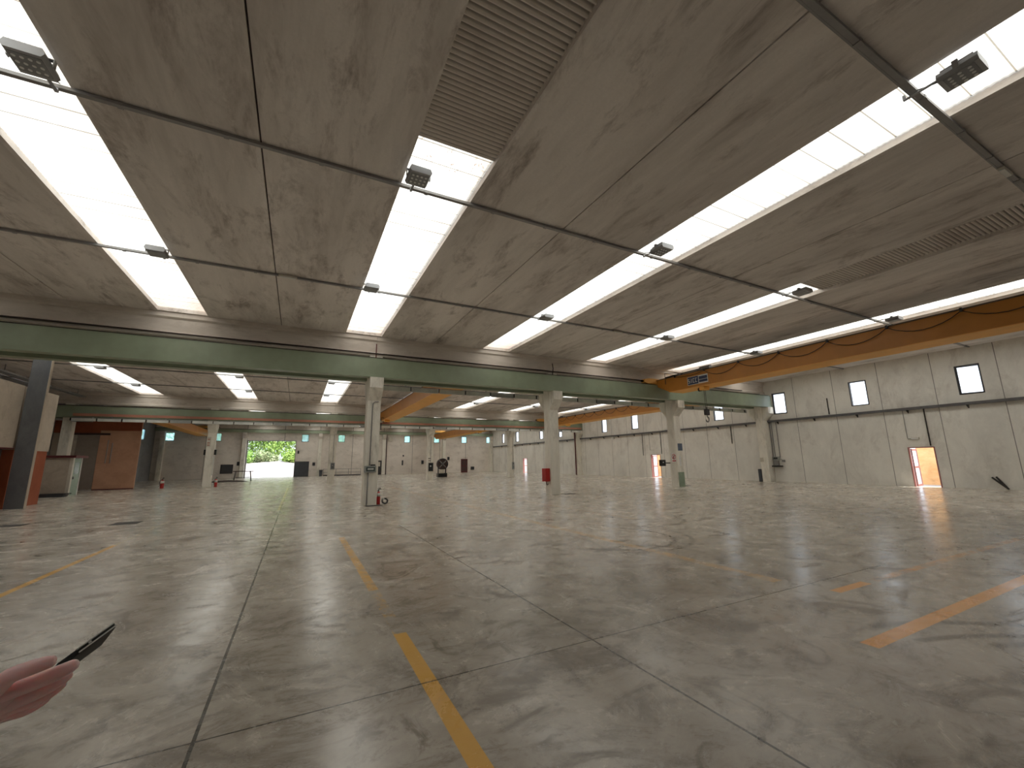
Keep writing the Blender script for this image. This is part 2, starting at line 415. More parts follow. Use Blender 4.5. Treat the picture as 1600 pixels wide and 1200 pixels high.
NW = [0]
def window(axis, t, u0, u1, z0, z1, sgn, pane, tilt=0.0, inset=.03, fr=.05):
    """steel framed window in a wall; sgn = inward direction along the wall normal"""
    NW[0] += 1; loc = (t, (u0+u1)/2, z0) if axis == 0 else ((u0+u1)/2, t, z0)
    w = bpy.data.objects.new('window_%d' % NW[0], None); COL.objects.link(w); w.location = loc; ORG[w.name] = Vector(loc); struct(w)
    def bx(mb, a, b, c, d, e, f):   # normal extent a..b (inward positive), u c..d, z e..f
        p, q = sorted((t+sgn*a, t+sgn*b))
        return mb.box(p, q, c, d, e, f) if axis == 0 else mb.box(c, d, p, q, e, f)
    m = MB()
    for (c, d, e, f) in ((u0, u0+fr, z0, z1), (u1-fr, u1, z0, z1), (u0+fr, u1-fr, z0, z0+fr), (u0+fr, u1-fr, z1-fr, z1)): bx(m, -inset-.05, .015, c, d, e, f)
    build('window_frame', m, 'dark', w)
    if tilt == 0: build('pane', bx(MB(), -inset-.02, -inset-.012, u0+fr, u1-fr, z0+fr, z1-fr), pane, w)
    else:   # sash hung on its far jamb and swung outwards
        L = u1-u0-2*fr; a = tilt; c_, s_ = math.cos(a), math.sin(a)
        hx, hy = t-sgn*.03, u1-fr
        cen = Vector((hx-sgn*s_*L/2, hy-c_*L/2, (z0+z1)/2)); d = Vector((-sgn*s_, -c_, 0)); nrm = Vector((c_, -s_*sgn, 0))
        build('pane', MB().obox(cen, d*(L/2-.03), nrm*.005, (0, 0, (z1-z0)/2-fr-.03)), pane, w)
        m = MB(); H2 = (z1-z0)/2-fr
        for q in (-1, 1):
            m.obox(cen+d*q*(L/2-.015), d*.018, nrm*.014, (0, 0, H2)); m.obox(cen+Vector((0, 0, q*(H2-.015))), d*L/2, nrm*.014, (0, 0, .018))
        build('sash', m, 'dark', w)
    return w
for i, (a, b) in enumerate(winR): window(0, XW, a, b, WZ0, WZ1, -1, 'frost', .20 if i in (0, 2, 5) else 0, inset=.10)
for a, b in winB: window(1, YC, a, b, BZ0, BZ1, -1, 'teal', inset=.06)
window(0, XL, 59.4, 60.7, 4.6, 5.8, 1, 'teal')

# emergency doors standing open in the right wall
for k, (a, b) in enumerate(doorR):
    ang = (.13, .38, .62)[k]
    d = bpy.data.objects.new('door_%d' % (k+1), None); COL.objects.link(d); d.location = (XW, (a+b)/2, 0); ORG[d.name] = Vector(d.location); struct(d)
    m = MB()
    for c_, e_ in ((a, a+.05), (b-.05, b)): m.box(XW-.02, XW+.14, c_, e_, 0, 2.05)
    m.box(XW-.02, XW+.14, a+.05, b-.05, 2.0, 2.05)
    build('door_frame', m, 'redframe', d)
    # glazed leaf swung right out, seen edge on past the jamb
    hy = b-.07; L = 1.0; dd = Vector((math.cos(ang), math.sin(ang), 0)); nn = Vector((dd.y, -dd.x, 0)); c0 = Vector((XW+.16, hy, 1.0))+dd*L/2
    m = MB()
    for q in (-1, 1): m.obox(c0+dd*q*(L/2-.04), dd*.04, nn*.022, (0, 0, .98))
    for z in (.06, 1.0, 1.92): m.obox((c0.x, c0.y, z), dd*(L/2-.08), nn*.022, (0, 0, .05))
    lf = build('door_leaf', m, 'redframe', d)
    build('door_glass', MB().obox(c0, dd*(L/2-.08), nn*.004, (0, 0, .9)), 'frost', lf)

# big goods doorway in the back wall: sliding gate pushed aside
d = struct(build('door_4', MB().box(-.30, 1.42, YC-.14, YC-.07, .04, 2.02), 'charcoal'))
ORG[d.name] = d.location.copy()
m = MB()
for xx in (-.30, .27, .84, 1.39): m.box(xx, xx+.04, YC-.17, YC-.14, .04, 2.02)
m.box(-.30, 1.43, YC-.17, YC-.14, 1.98, 2.03).box(-.30, 1.43, YC-.17, YC-.14, .03, .09)
build('door_stile', m, 'dark', d)
d = bpy.data.objects.new('trim_1', None); COL.objects.link(d); d.location = (-3.1, YC, 0); ORG[d.name] = Vector(d.location); struct(d)
build('door_frame', MB().box(-6.03, -5.93, YC-.06, YC+.22, 0, 4.86).box(-.38, -.30, YC-.06, YC+.22, 0, 4.86).box(-5.93, -.38, YC-.06, YC+.22, 4.78, 4.86), 'steel', d)
d = struct(build('door_5', MB().box(23.62, 24.75, YC-.06, YC-.005, 0, 2.15), 'darkred')); ORG[d.name] = d.location.copy()
build('door_panel', MB().box(23.75, 24.15, YC-.075, YC-.06, .2, .95).box(24.22, 24.62, YC-.075, YC-.06, .2, .95).box(23.75, 24.15, YC-.075, YC-.06, 1.1, 1.95).box(24.22, 24.62, YC-.075, YC-.06, 1.1, 1.95), 'brown', d)
build('door_handle', MB().tube([(24.64, YC-.13, 1.02), (24.5, YC-.13, 1.02)], .015).tube([(24.64, YC-.06, 1.02), (24.64, YC-.13, 1.02)], .012), 'steel', d)
d = struct(build('door_6', MB().box(10.30, 11.20, YC-.06, YC-.005, 0, 2.05), 'dark')); ORG[d.name] = d.location.copy()
build('pane', MB().box(10.55, 10.95, YC-.075, YC-.055, 1.2, 1.85), 'cream', d)
build('door_handle', MB().tube([(11.1, YC-.12, 1.0), (10.98, YC-.12, 1.0)], .015).tube([(11.1, YC-.06, 1.0), (11.1, YC-.12, 1.0)], .012), 'steel', d)

# ------------------------------------------------------------------ ceiling
edges = []
for k in range(-2, 6):
    s0 = SK0+SKD*k; j = J0+SKD*k
    edges.append((s0+SKW, j-.014)); edges.append((j+.014, s0+SKD))
for x0, x1 in edges:
    x0, x1 = max(x0, XL), min(x1, XW)
    if x1-x0 < .1: continue
    # slab with a shallow soffit: thin lips along both sides
    m = MB().prism([(x0, ZC), (x0+.07, ZC-.012), (x1-.07, ZC-.012), (x1, ZC), (x1, ZC+.22), (x0, ZC+.22)], 1, YF, YC)
    struct(build('ceiling', m, 'slab'))
for k in range(-2, 6):
    j = J0+SKD*k
    if XL < j < XW: struct(build('ceiling', MB().box(j-.02, j+.02, YF, YC, ZC+.05, ZC+.2), 'rail'))
    s0 = SK0+SKD*k
    a, b = max(s0, XL), min(s0+SKW, XW)
    if b > a:
        for y0, y1 in ((17.42, 18.12), (39.24, 39.94), (YC-.5, YC), (YF, YF+.4)): struct(build('ceiling', MB().box(a+.002, b-.002, y0, y1, ZC+.001, ZC+.22), 'slab'))

# skylight strips: corrugated glass-fibre or, in two places, opaque corrugated cement sheets
def corr(x0, x1, y0, y1, z, amp, pitch, n=10):
    mb = MB(); steps = max(2, int((y1-y0)/pitch*n))
    for i in range(steps+1):
        y = y0+(y1-y0)*i/steps; zz = z+amp*math.sin(2*PI*(y-y0)/pitch)
        mb.v += [(x0, y, zz), (x1, y, zz)]
    for i in range(steps): mb.f.append((2*i, 2*i+1, 2*i+3, 2*i+2))
    return mb
SKN = {-2: 'beside the left wall', -1: 'second from the left wall', 0: 'over the left line marking', 1: 'above the nearest column', 2: 'above the second column of the front row', 3: 'third from the right wall', 4: 'beside the third column', 5: 'nearest the right wall'}
BAY = [(YF+.4, 17.42, 'front bay'), (18.12, 39.24, 'middle bay'), (39.94, YC-.5, 'far bay')]
ZS = ZC+.13
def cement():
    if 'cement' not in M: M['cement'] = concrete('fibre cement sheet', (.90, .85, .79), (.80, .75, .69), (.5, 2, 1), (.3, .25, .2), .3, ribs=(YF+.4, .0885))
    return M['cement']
for k in range(-2, 6):
    s0 = SK0+SKD*k; a, b = max(s0, XL+.01), min(s0+SKW, XW-.01)
    if b-a < .1: continue
    for bi, (y0, y1, bn) in enumerate(BAY):
        ys = y0
        if k == -2 or (k == -1 and bi == 2):   # unseen opaque sheets added to block skylight and darken the back-left
            yo = y0 if k == -2 else y0+3.0
            tag(build('corrugated_roof_strip', corr(a, b, yo, y1, ZS, .02, .0885, 8), cement(), smooth=True, origin=((a+b)/2, (yo+y1)/2, ZS)), 'added light-blocking opaque strip in the %s roof %s' % (bn, 'over the left wall' if k == -2 else 'above the terracotta partition'), 'roof sheet')
            if k == -2: continue
            y1 = yo
        if bi == 0 and k in (1, 3):
            ys = 5.98 if k == 1 else 6.62
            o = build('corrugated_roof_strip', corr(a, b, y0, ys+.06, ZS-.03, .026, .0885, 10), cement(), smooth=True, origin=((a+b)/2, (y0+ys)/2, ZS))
            tag(o, 'opaque corrugated cement roof strip %s' % ('running up from the nearest column line' if k == 1 else 'left of the yellow crane'), 'roof sheet')
        t = thing('skylight', 'translucent skylight strip %s, %s' % (SKN[k], bn), 'skylight', ((a+b)/2, (ys+y1)/2, ZS), 'roof skylight strips')
        o = build('roof_sheet', corr(a+.005, b-.005, ys, y1, ZS, .007, .088, 6), 'sheet', t, smooth=True)

# ------------------------------------------------------------------ roof beams, crane runways
def roof_beam(y0, x0, x1, label):
    y1 = y0+.50; c = (y0+y1)/2
    prof = [(y0, ZC-.003), (y0, 6.72), (y0+.09, 6.66), (y0+.11, 6.22), (y0+.02, 6.16), (y0+.02, 6.035), (y1-.02, 6.035), (y1-.02, 6.16), (y1-.11, 6.22), (y1-.09, 6.66), (y1, 6.72), (y1, ZC-.003)]
    o = build('concrete_roof_beam', MB().prism(prof, 0, x0, x1), 'beam'); return tag(o, label, 'roof beam')
segs = [(XL, CX[1]-.27), (CX[1]-.265, CX[3]-.27), (CX[3]-.265, CX[4]-.27), (CX[4]-.265, CX[5]-.27), (CX[5]-.265, XW)]
segn = ['at the far left', 'left of the nearest column', 'right of the nearest column', 'between second and third column', 'meeting the right wall']
for (x0, x1), n in zip(segs, segn):
    roof_beam(YA+.015, x0+.004, x1, 'grey concrete roof beam of the front column row, %s' % n)
    roof_beam(YB+.015, x0+.004, x1, 'grey concrete roof beam of the back column row, %s' % n)

def runway(y0, y1, z0, z1, xa, xb, label, name='crane_runway_beam'):
    c = (y0+y1)/2
    t = thing(name, label, 'steel beam', ((xa+xb)/2, c, z0))
    # box-section girder with projecting flanges and stiffeners
    m = MB().box(xa, xb, y0+.012, y1-.012, z0+.025, z1-.02).box(xa, xb, y0, y1, z0, z0+.025).box(xa, xb, y0, y1, z1-.02, z1)
    build('web', m, 'green', t)
    build('crane_rail', MB().prism([(c-.04, z1), (c+.04, z1), (c+.04, z1+.012), (c+.012, z1+.02), (c+.012, z1+.045), (c+.028, z1+.05), (c+.028, z1+.07), (c-.028, z1+.07), (c-.028, z1+.05), (c-.012, z1+.045), (c-.012, z1+.02), (c-.04, z1+.012)], 0, xa, xb), 'rail', t)
    return t
runway(YA-.40, YA-.05, ZB, ZT, XL+.02, XW-.05, 'long sage green crane runway beam across the front of the nearest column row')
runway(YA+.60, YA+.95, ZB, ZT, XL+.02, XW-.05, 'dark green crane runway beam behind the nearest column row')
runway(YB-.40, YB-.05, ZB, ZT, XL+.02, XW-.05, 'green crane runway beam on the front of the far column row, with salmon rail')
runway(YB+.60, YB+.95, ZB, ZT, XL+.02, XW-.05, 'green crane runway beam behind the far column row')
runway(YC-.62, YC-.30, 5.86, 6.24, XL+.02, XW-.05, 'dark runway beam high along the back wall above the small windows')

# conductor casings hung beside the runway beams, with brackets
def casing(y0, z0, xa, xb, label, step=1.33, salmon=None):
    t = thing('conductor_casing', label, 'power rail', ((xa+xb)/2, y0, z0))
    x = xa; i = 0
    while x < xb-.1:
        e = min(x+step-.10, xb); dull = (i*7) % 5 == 3
        build('casing_section', MB().box(x, e, y0, y0+.07, z0, z0+.19), 'dulltray' if dull else 'duct', t)
        build('bracket', MB().box(x-.075, x-.03, y0-.012, y0+.09, z0+.03, z0+.21), 'black', t); x += step; i += 1
    x = xa+1.0; far = y0+.5 if salmon else y0-.30
    while x < xb:
        p, q = sorted((y0+.05, y0+(.39 if salmon else -.165))); build('hanger_arm', MB().box(x, x+.04, p, q, z0+.24, z0+.29), 'galv', t); x += step*3
    build('support_rail', MB().box(xa, xb, y0+.0, y0+.06, z0+.21, z0+.24), 'galv', t)
    if salmon: build('conductor_bracket', MB().box(xa+2, xa+2.05, y0+.05, y0+.16, z0+.24, z0+.36), 'galv', t)
    if salmon: build('conductor_bar', MB().box(xa, xb, y0+.10, y0+.16, z0+.36, z0+.54), 'salmon', t)
    return t
casing(YA+1.12, 4.80, 3.1, XW-.6, 'light grey conductor casing in short lengths hung behind the nearest column row')
casing(YB-.78, 4.76, -13.9, XW-.4, 'row of light grey casings with salmon bar along the far column row', 1.33, True)

# ------------------------------------------------------------------ columns
def column(xr, y0, label, group=None, front=True, back=True, xw=CWD, name='concrete_column'):
    t = thing(name, label, 'column', (xr-xw/2, y0+.275, 0), group)
    x0, x1, y1 = xr-xw, xr, y0+.55; c = .025
    pts = [(x0+c, y0), (x1-c, y0), (x1, y0+c), (x1, y1-c), (x1-c, y1), (x0+c, y1), (x0, y1-c), (x0, y0+c)]
    build('shaft', MB().prism(pts, 2, 0, 6.03), 'column', t)
    for s, on in ((-1, front), (1, back)):
        if not on: continue
        f = y0+.001 if s < 0 else y1-.001; g = y0-.44 if s < 0 else y1+.44
        build('corbel', MB().prism([(f, 4.14), (g, 4.62), (g, ZB-.002), (f, ZB-.002)], 0, x0, x1), 'column', t)
    return t
column(CX[3], YA, 'nearest grey concrete column with junction box and fire extinguisher at its foot')
column(CX[4], YA, 'concrete column with red cabinet on its left side, second in front row')
column(CX[5], YA, 'concrete column with blue-grey plate, third in the front row')
column(XW, YA, 'concrete column standing against the right wall under the green beam end', xw=.62)
column(CX[2], YB, 'far row concrete column with a pale notice, left of the goods doorway')
column(CX[3], YB, 'far row concrete column right of the goods doorway with small grey box')
column(CX[4], YB, 'far row concrete column with black and white control box')
column(CX[5], YB, 'far row concrete column furthest right, with slim switch box')
column(CX[1]+.45, YB, 'far row concrete column behind the beige booth at the left', front=False, back=False)
column(XW, YB, 'far row concrete column against the right wall beside a red-brown pipe', xw=.62)
for k, n in ((1, 'beside the left corner'), (2, 'just left of the goods doorway'), (3, 'right of the dark sliding gate'), (4, 'behind the far column with control box'), (5, 'left of the dark red door'), (6, 'in the right-hand corner')):
    xr = CX[k] if k < 6 else XW-.02
    if k == 5: xr = 20.9
    if k == 2: xr = -6.10
    t = thing('wall_pilaster', 'cream concrete pilaster on the back wall %s' % n, 'pilaster', (xr-.25, YC-.3, 0))
    build('shaft', MB().box(xr-.48, xr, YC-.42, YC-.002, 0, 5.15), 'column', t, bevel=.02)
    build('corbel', MB().prism([(YC-.42, 5.10), (YC-.68, 5.42), (YC-.68, 5.855), (YC-.003, 5.855), (YC-.003, 5.152), (YC-.42, 5.152)], 0, xr-.48, xr), 'beam', t)

# ------------------------------------------------------------------ roof conduits and lamps
RY = [1.86, 7.22, 12.57, 23.3, 28.65, 34.0, 45.5, 51.0, 56.5]
RN = ['nearest the camera overhead', 'middle of the front bay', 'just before the front column row', 'just behind the front column row', 'in the middle of the middle bay', 'just before the far column row', 'first in the far bay', 'middle of the far bay', 'last before the back wall']
for y, n in zip(RY, RN):
    t = thing('roof_conduit', 'slim grey cable conduit across under the roof, %s' % n, 'conduit', (6, y, ZC-.06))
    build('channel', MB().box(XL+.1, XW-.05, y-.035, y+.035, ZC-.072, ZC-.02).box(XL+.1, XW-.05, y+.045, y+.07, ZC-.05, ZC-.02), 'conduit', t)
    for k in range(-2, 6):
        for dx in (.45, 1.9, 3.2, 4.6):
            xx = SK0+SKD*k+dx
            if XL+.3 < xx < XW-.3 and y < 36: build('clamp', MB().box(xx, xx+.07, y-.045, y+.045, ZC-.085, ZC-.027), 'conduit', t)
proto = None
def floodlight(x, y, label, right):
    global proto
    z = 6.64
    if proto is None:
        t = thing('led_floodlight', label, 'lamp', (0, 0, z), 'floodlights under the skylights')
        build('housing', MB().prism([(-.2, z+.02), (-.17, z-.03), (.17, z-.03), (.2, z+.02), (.17, z+.09), (-.17, z+.09)], 1, -.2, .2), 'housing', t)
        build('glass', MB().box(-.16, .16, -.15, .15, z-.036, z-.030), 'lens', t)
        for i in range(4):
            for j in range(3):
                cx, cy = -.112+i*.075, -.095+j*.095
                build('led', MB().prism([(cx+.022*math.cos(a*PI/4), cy+.022*math.sin(a*PI/4)) for a in range(8)], 2, z-.042, z-.036), 'led', t)
        for i in range(7): build('cooling_fin', MB().box(-.15+i*.046, -.138+i*.046, -.16, .16, z+.088, z+.125), 'housing', t)
        build('bracket', MB().box(-.215, -.203, -.03, .03, z, z+.11).box(.203, .215, -.03, .03, z, z+.11).box(-.215, .215, -.03, .03, z+.11, z+.12).box(-.02, .02, .03, .60, z+.11, z+.125).box(-.02, .02, .57, .60, z+.125, z+.19), 'housing', t)
        build('power_cable', MB().tube([(0, .17, z+.08), (.02, .3, z+.12), (.03, .45, z+.18), (.03, .56, z+.235)], .008, 6), 'cable', t)
        proto = t; t.location = (x, y, z); return t
    t = copy_tree(proto, (x, y, z)); t['label'] = label
    if y > 10 or x > 9:      # too small in view for diodes and fins
        for ch in list(t.children):
            if ch.name.startswith(('led', 'cooling')): bpy.data.objects.remove(ch)
    return t
LK = {-1: 'leftmost', 0: 'second', 1: 'third', 2: 'fourth', 3: 'fifth', 4: 'sixth', 5: 'rightmost'}
LR = ['nearest', 'second nearest', 'last before the front columns', 'first past the front columns', 'mid middle bay', 'last before the far columns', 'first in the far bay', 'mid far bay', 'last by the back wall']
for k in range(-1, 6):
    for i, y in enumerate(RY):
        s0 = SK0+SKD*k; x = s0+SKW-.13 if k <= 0 else s0+.18
        if i == 0 and k != 2: continue
        if i >= 6 and k in (4, 5): continue
        floodlight(x, y-.60-(0 if i else -.12), 'grey floodlight under the %s skylight from the left, %s' % (LK[k], LR[i]), k <= 0)
def emlight(x, y, label, along='x'):
    t = thing('emergency_light', label, 'emergency light', (x, y, ZC-.11), 'emergency lights on the roof conduits')
    build('body', MB().box(x, x+.46, y-.05, y+.05, ZC-.115, ZC-.074), 'cream', t, bevel=.008)
    build('diffuser', MB().box(x+.03, x+.43, y-.04, y+.04, ZC-.135, ZC-.115), 'white', t, bevel=.006)
emlight(-.84, 12.45, 'slim white emergency light on the conduit beside the left ceiling joint')
emlight(11.15, 1.86, 'white emergency light box at the top right edge of the picture')
emlight(11.15, 12.5, 'slim white emergency light high above the second front column')
emlight(-.84, 34.0, 'slim white emergency light in the middle bay above the goods doorway')
emlight(5.2, 34.0, 'slim white emergency light in the middle bay right of the nearest column')

# ------------------------------------------------------------------ overhead cranes
FONT = {'S': [(0, 0, 1, 0), (0, 0, 0, .5), (0, .5, 1, .5), (1, .5, 1, 1), (0, 1, 1, 1)], 'I': [(.5, 0, .5, 1)], 'C': [(0, 0, 1, 0), (0, 0, 0, 1), (0, 1, 1, 1)]}
def crane(xl, w, zb, h, ya, yb, label, lampy=None, logo=None, hooky=None, loops=0, hz=4.5, trucks=(True, True), truckz=5.91):
    """bridge crane: box girder along y between runways at ya and yb"""
    xc = xl+w/2
    t = thing('overhead_crane', label, 'crane', (xc, (ya+yb)/2, zb))
    zt = zb+h; tp = 1.0
    # box girder, both ends tapered up to the end trucks
    m = MB().prism([(ya, zt-.30), (ya+tp, zb+.02), (yb-tp, zb+.02), (yb, zt-.30), (yb, zt), (ya, zt)], 0, xl+.05, xl+w-.05)
    g = build('box_girder', m, 'orange', t)
    build('bottom_flange', MB().box(xl, xl+w, ya+tp, yb-tp, zb-.002, zb+.02), 'orangelit', t)  # floor light on the underside painted in with the lighter ochre
    m = MB().box(xl, xl+w, ya, yb, zt, zt+.02)
    build('top_flange', m, 'dulltop', t)
    build('trolley_rail', MB().box(xl+.10, xl+.15, ya+.3, yb-.3, zt+.02, zt+.06).box(xl+w-.15, xl+w-.10, ya+.3, yb-.3, zt+.02, zt+.06), 'rail', t)
    for yy, s, on in ((ya, 1, trucks[0]), (yb, -1, trucks[1])):
        if not on: continue
        yr = yy
        m = MB().prism([(xc-1.45, truckz+.06), (xc-1.2, truckz-.0), (xc+1.2, truckz-.0), (xc+1.45, truckz+.06), (xc+1.45, truckz+.24), (xc+1.1, truckz+.30), (xc-1.1, truckz+.30), (xc-1.45, truckz+.24)], 1, yr-.13, yr+.13)
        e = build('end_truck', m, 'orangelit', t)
        for q in (-1, 1):
            build('buffer', MB().tube([(xc+q*1.45, yr, truckz+.14), (xc+q*1.58, yr, truckz+.14)], .055, 10), 'black', e)
    if logo is not None:   # maker's plate: white letters on navy, then blue and white bars
        y1, y0 = logo; zc = (zb+zt)/2-.03; hh = .22; X = xl+.045
        pl = build('maker_plate', MB().box(X-.012, X, y0, y1, zc-hh, zc+hh), 'white', t)
        ym = y1-(y1-y0)*.56
        build('plate_field', MB().box(X-.016, X-.012, ym+.02, y1-.03, zc-hh+.02, zc+hh-.02), 'navy', pl)
        build('plate_bar', MB().box(X-.016, X-.012, y0+.03, ym-.02, zc-.01, zc+hh-.07).box(X-.016, X-.012, y0+.03, ym-.02, zc-hh+.06, zc-.03), 'navy', pl)
        m = MB(); n = 4; tot = y1-ym-.12; cw = tot/n*.66; st = .03
        for i, ch in enumerate('SICC'):
            by = y1-.06-i*tot/n*1.04
            for (a, b, c, d) in FONT[ch]:
                p0, p1 = sorted((by-a*cw, by-c*cw)); q0, q1 = sorted((b, d)); z0 = zc-.1; H = .2
                m.box(X-.019, X-.016, p0-st/2 if p0 == p1 else p0, p1+st/2 if p0 == p1 else p1+0, z0+(1-q1)*H-st/2, z0+(1-q0)*H+st/2)
        build('plate_lettering', m, 'white', pl)
    if loops:   # festoon cable hanging in loops along the near face
        L = (yb-ya-3)/loops; m = MB(); pts = []
        for i in range(loops):
            a = yb-1.5-i*L
            for q in range(9):
                u = q/8; pts.append((xl-.03, a-u*L, zt-.04-(.34 if i else .10)*max(0, math.sin(PI*u))**.8))
        m.tube(pts, .014, 6, False); build('festoon_cable', m, 'cable', t)
        for i in range(loops+1): build('cable_carrier', MB().box(xl-.06, xl+.02, yb-1.5-i*L-.03, yb-1.5-i*L+.03, zt-.07, zt+.05), 'dark', t)
        m = MB().tube([(xl-.1, yb-.9, zt-.35), (xl-.1, yb-.9, zt+.28), (xl+.05, yb-1.5, zt+.2), (xl+.3, yb-1.9, zt+.05)], .02, 6)
        m.tube([(xl+.25, yb-.6, zt+.12), (xl+.25, yb-3.0, zt+.16)], .03, 6)
        build('cable_bracket', m, 'dark', t)
        build('motor_housing', MB().tube([(xl+.35, yb-2.9, zt+.16), (xl+.35, yb-3.5, zt+.16)], .12, 12).box(xl+.2, xl+.5, yb-3.1, yb-2.8, zt+.02, zt+.14), 'steel', t)
    if hooky is not None:
        hx = xl+.25
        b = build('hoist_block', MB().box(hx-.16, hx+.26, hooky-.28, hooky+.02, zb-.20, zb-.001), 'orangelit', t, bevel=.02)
        build('hoist_drum', MB().tube([(hx+.05, hooky+.02, zb-.12), (hx+.05, hooky+.2, zb-.12)], .10, 12), 'black', b)
        if hz:
            build('hoist_chain', MB().tube([(hx+.02, hooky-.12, zb-.19), (hx+.02, hooky-.12, hz+.35)], .012, 6).tube([(hx+.12, hooky-.12, zb-.19), (hx+.12, hooky-.12, hz+.35)], .012, 6), 'cable', t)
            hk = MB().box(hx-.08, hx+.22, hooky-.19, hooky-.05, hz+.05, hz+.36)
            hb = build('hook_block', hk, 'dark', t, bevel=.03)
            pts = [(hx+.07+.11*math.sin(a)*1.0, hooky-.12, hz-.16-.13*math.cos(a+PI)) for a in [q*PI/8 for q in range(0, 13)]]
            build('hook', MB().tube([(hx+.07, hooky-.12, hz+.06)]+pts, [.03]*2+[.035]*11+[.015], 8), 'steel', hb)
    return t
YRA, YRAb, YRB, YRBb = YA-.225, YA+.775, YB-.225, YB+.775
crane(18.25, 1.12, 5.30, .80, YF+.5, YRA, 'ochre yellow overhead crane of the front bay with maker plate and looped cable', logo=(15.0, 13.75), hooky=14.35, loops=10, hz=3.75, truckz=5.91, trucks=(True, True))
MIDC = crane(6.35, 1.08, 5.32, .78, YRAb, YRB, 'ochre overhead crane of the middle bay seen right of the nearest column', hooky=36.8, hz=None, loops=0)
crane(24.0, 1.08, 5.28, .70, YRAb, YRB, 'ochre overhead crane in the middle bay running behind the third front column', logo=(38.0, 36.4), hooky=35.0, hz=None, loops=12)
crane(-11.25, 1.1, 5.25, .75, YRBb, YC-.46, 'dark ochre overhead crane of the far bay above the terracotta partition', truckz=6.31)
crane(18.85, 1.08, 5.22, .78, YRBb, YC-.46, 'dark ochre overhead crane of the far bay right of the control-box column', truckz=6.31, hooky=46, hz=None)

# warning lamp under the middle-bay crane
t = MIDC
lampo = build('warning_lamp', MB().tube([(6.2, 36.9, 5.06), (6.2, 36.9, 5.10), (6.2, 36.9, 5.16), (6.2, 36.9, 5.22), (6.2, 36.9, 5.26)], [.05, .12, .14, .12, .05], 14), 'cream', t, smooth=True)
build('hanger', MB().tube([(6.2, 36.9, 5.25), (6.2, 36.9, 5.5), (6.41, 36.9, 5.5)], .02).tube([(6.2, 36.9, 5.08), (6.2, 36.9, 4.45)], .035), 'dark', lampo)
# ------------------------------------------------------------------ annex and booth at the left
t = thing('annex_block', 'grey concrete annex wall over orange boarding at the left edge', 'annex', (-12.9, 20, 0))
build('upper_wall', MB().box(XL+.02, -10.45, 14, 24.58, 2.45, 5.04), 'beige', t)
build('rear_upper_wall', MB().box(XL+.02, -10.45, 24.80, 27.4, 2.38, 5.04), 'beige', t)
build('boarding', MB().box(XL+.02, -10.75, 14, 24.58, 0, 2.45), 'orangewall', t)
build('rear_boarding', MB().box(XL+.02, -10.5, 24.80, 27.4, 0, 2.38), 'orangewall', t)
build('ledge', MB().box(-10.76, -10.40, 14, 24.58, 2.40, 2.45), 'darkred', t)
build('board_post', MB().box(-10.75, -10.62, 24.1, 24.3, 0, 2.4), 'brown', t)
t = thing('wall_pier', 'dark grey slab-like pier between the annex walls at the left edge', 'pier', (-10.1, 24.9, 0))
build('shaft', MB().box(-10.4, -9.82, 24.6, 24.78, 0, 6.80), 'pier', t, bevel=.01)
build('lit_side_strip', MB().box(-9.819, -9.80, 24.61, 24.77, 0, 6.79), 'beige', t)  # pale strip stands for the lit side face of the pier
t = thing('guard_booth', 'low beige booth with dark red cap and pale green glazed door', 'booth', (-13.3, 34.7, 0))
build('booth_wall', MB().box(XL+.02, -11.98, 34.0, 35.25, 0, 2.2), 'beige', t)
build('cap', MB().box(XL+.02, -11.7, 33.86, 35.5, 2.2, 2.34), 'darkred', t)
build('corner_post', MB().box(-11.979, -11.84, 34.0, 34.2, 0, 2.2), 'cream', t)
b = build('booth_door', MB().box(-11.979, -11.86, 34.22, 35.1, 0, 2.19), 'palegreen', t)
build('glazing', MB().box(-11.859, -11.85, 34.36, 34.92, 1.25, 1.95), 'frost', b)
build('handle', MB().box(-11.859, -11.80, 34.30, 34.34, .95, 1.10), 'steel', b)
build('jamb', MB().box(-11.979, -11.84, 35.12, 35.2, 0, 2.2), 'white', t)
t = thing('floor_tray', 'low dark tray lying on the floor before the beige booth', 'tray', (-12.2, 33.4, 0))
m = MB().prism([(-12.75, .0), (-11.75, .0), (-11.65, .16), (-12.85, .16)], 1, 33.1, 33.75)
build('tray_body', m, 'charcoal', t); build('rim', MB().box(-12.9, -11.6, 33.05, 33.1, .13, .18).box(-12.9, -11.6, 33.75, 33.8, .13, .18), 'dark', t)
t = thing('terracotta_partition', 'tall terracotta partition with taupe sliding door behind the booth', 'partition', (-13.2, 41.1, 0))
build('partition_wall', MB().box(-13.08, -10.74, 41.0, 41.14, 0.02, 4.98), 'terracotta', t, bevel=.02)
build('upper_panel', MB().box(XL+.02, -13.09, 41.02, 41.14, 4.1, 4.98), 'orangewall', t)
build('top_band', MB().box(-13.08, -10.76, 40.97, 41.0, 4.3, 4.98), 'orangewall', t)
build('sliding_door', MB().box(-14.3, -13.09, 41.04, 41.10, .06, 3.95), 'taupe', t)
build('left_panel', MB().box(XL+.02, -14.31, 41.02, 41.14, 0, 4.09), 'beige', t)
build('door_track', MB().box(-14.5, -12.5, 40.90, 40.99, 3.96, 4.10), 'brown', t)
build('pipe', MB().tube([(-12.55, 40.95, 1.9), (-12.55, 40.95, 3.6)], .03), 'conduit', t)
build('drain_pipe', MB().tube([(-12.3, 40.95, 1.9), (-12.3, 40.95, 3.4)], .03), 'conduit', t)
build('base_strip', MB().box(-13.05, -10.76, 40.95, 40.998, .0, .08), 'darkred', t)
tag(cbox('ventilation_duct', 'galv', -14.05, -13.0, 38.95, 39.24, 4.76, 5.049), 'short silver duct hung by the left column before the terracotta partition', 'duct')

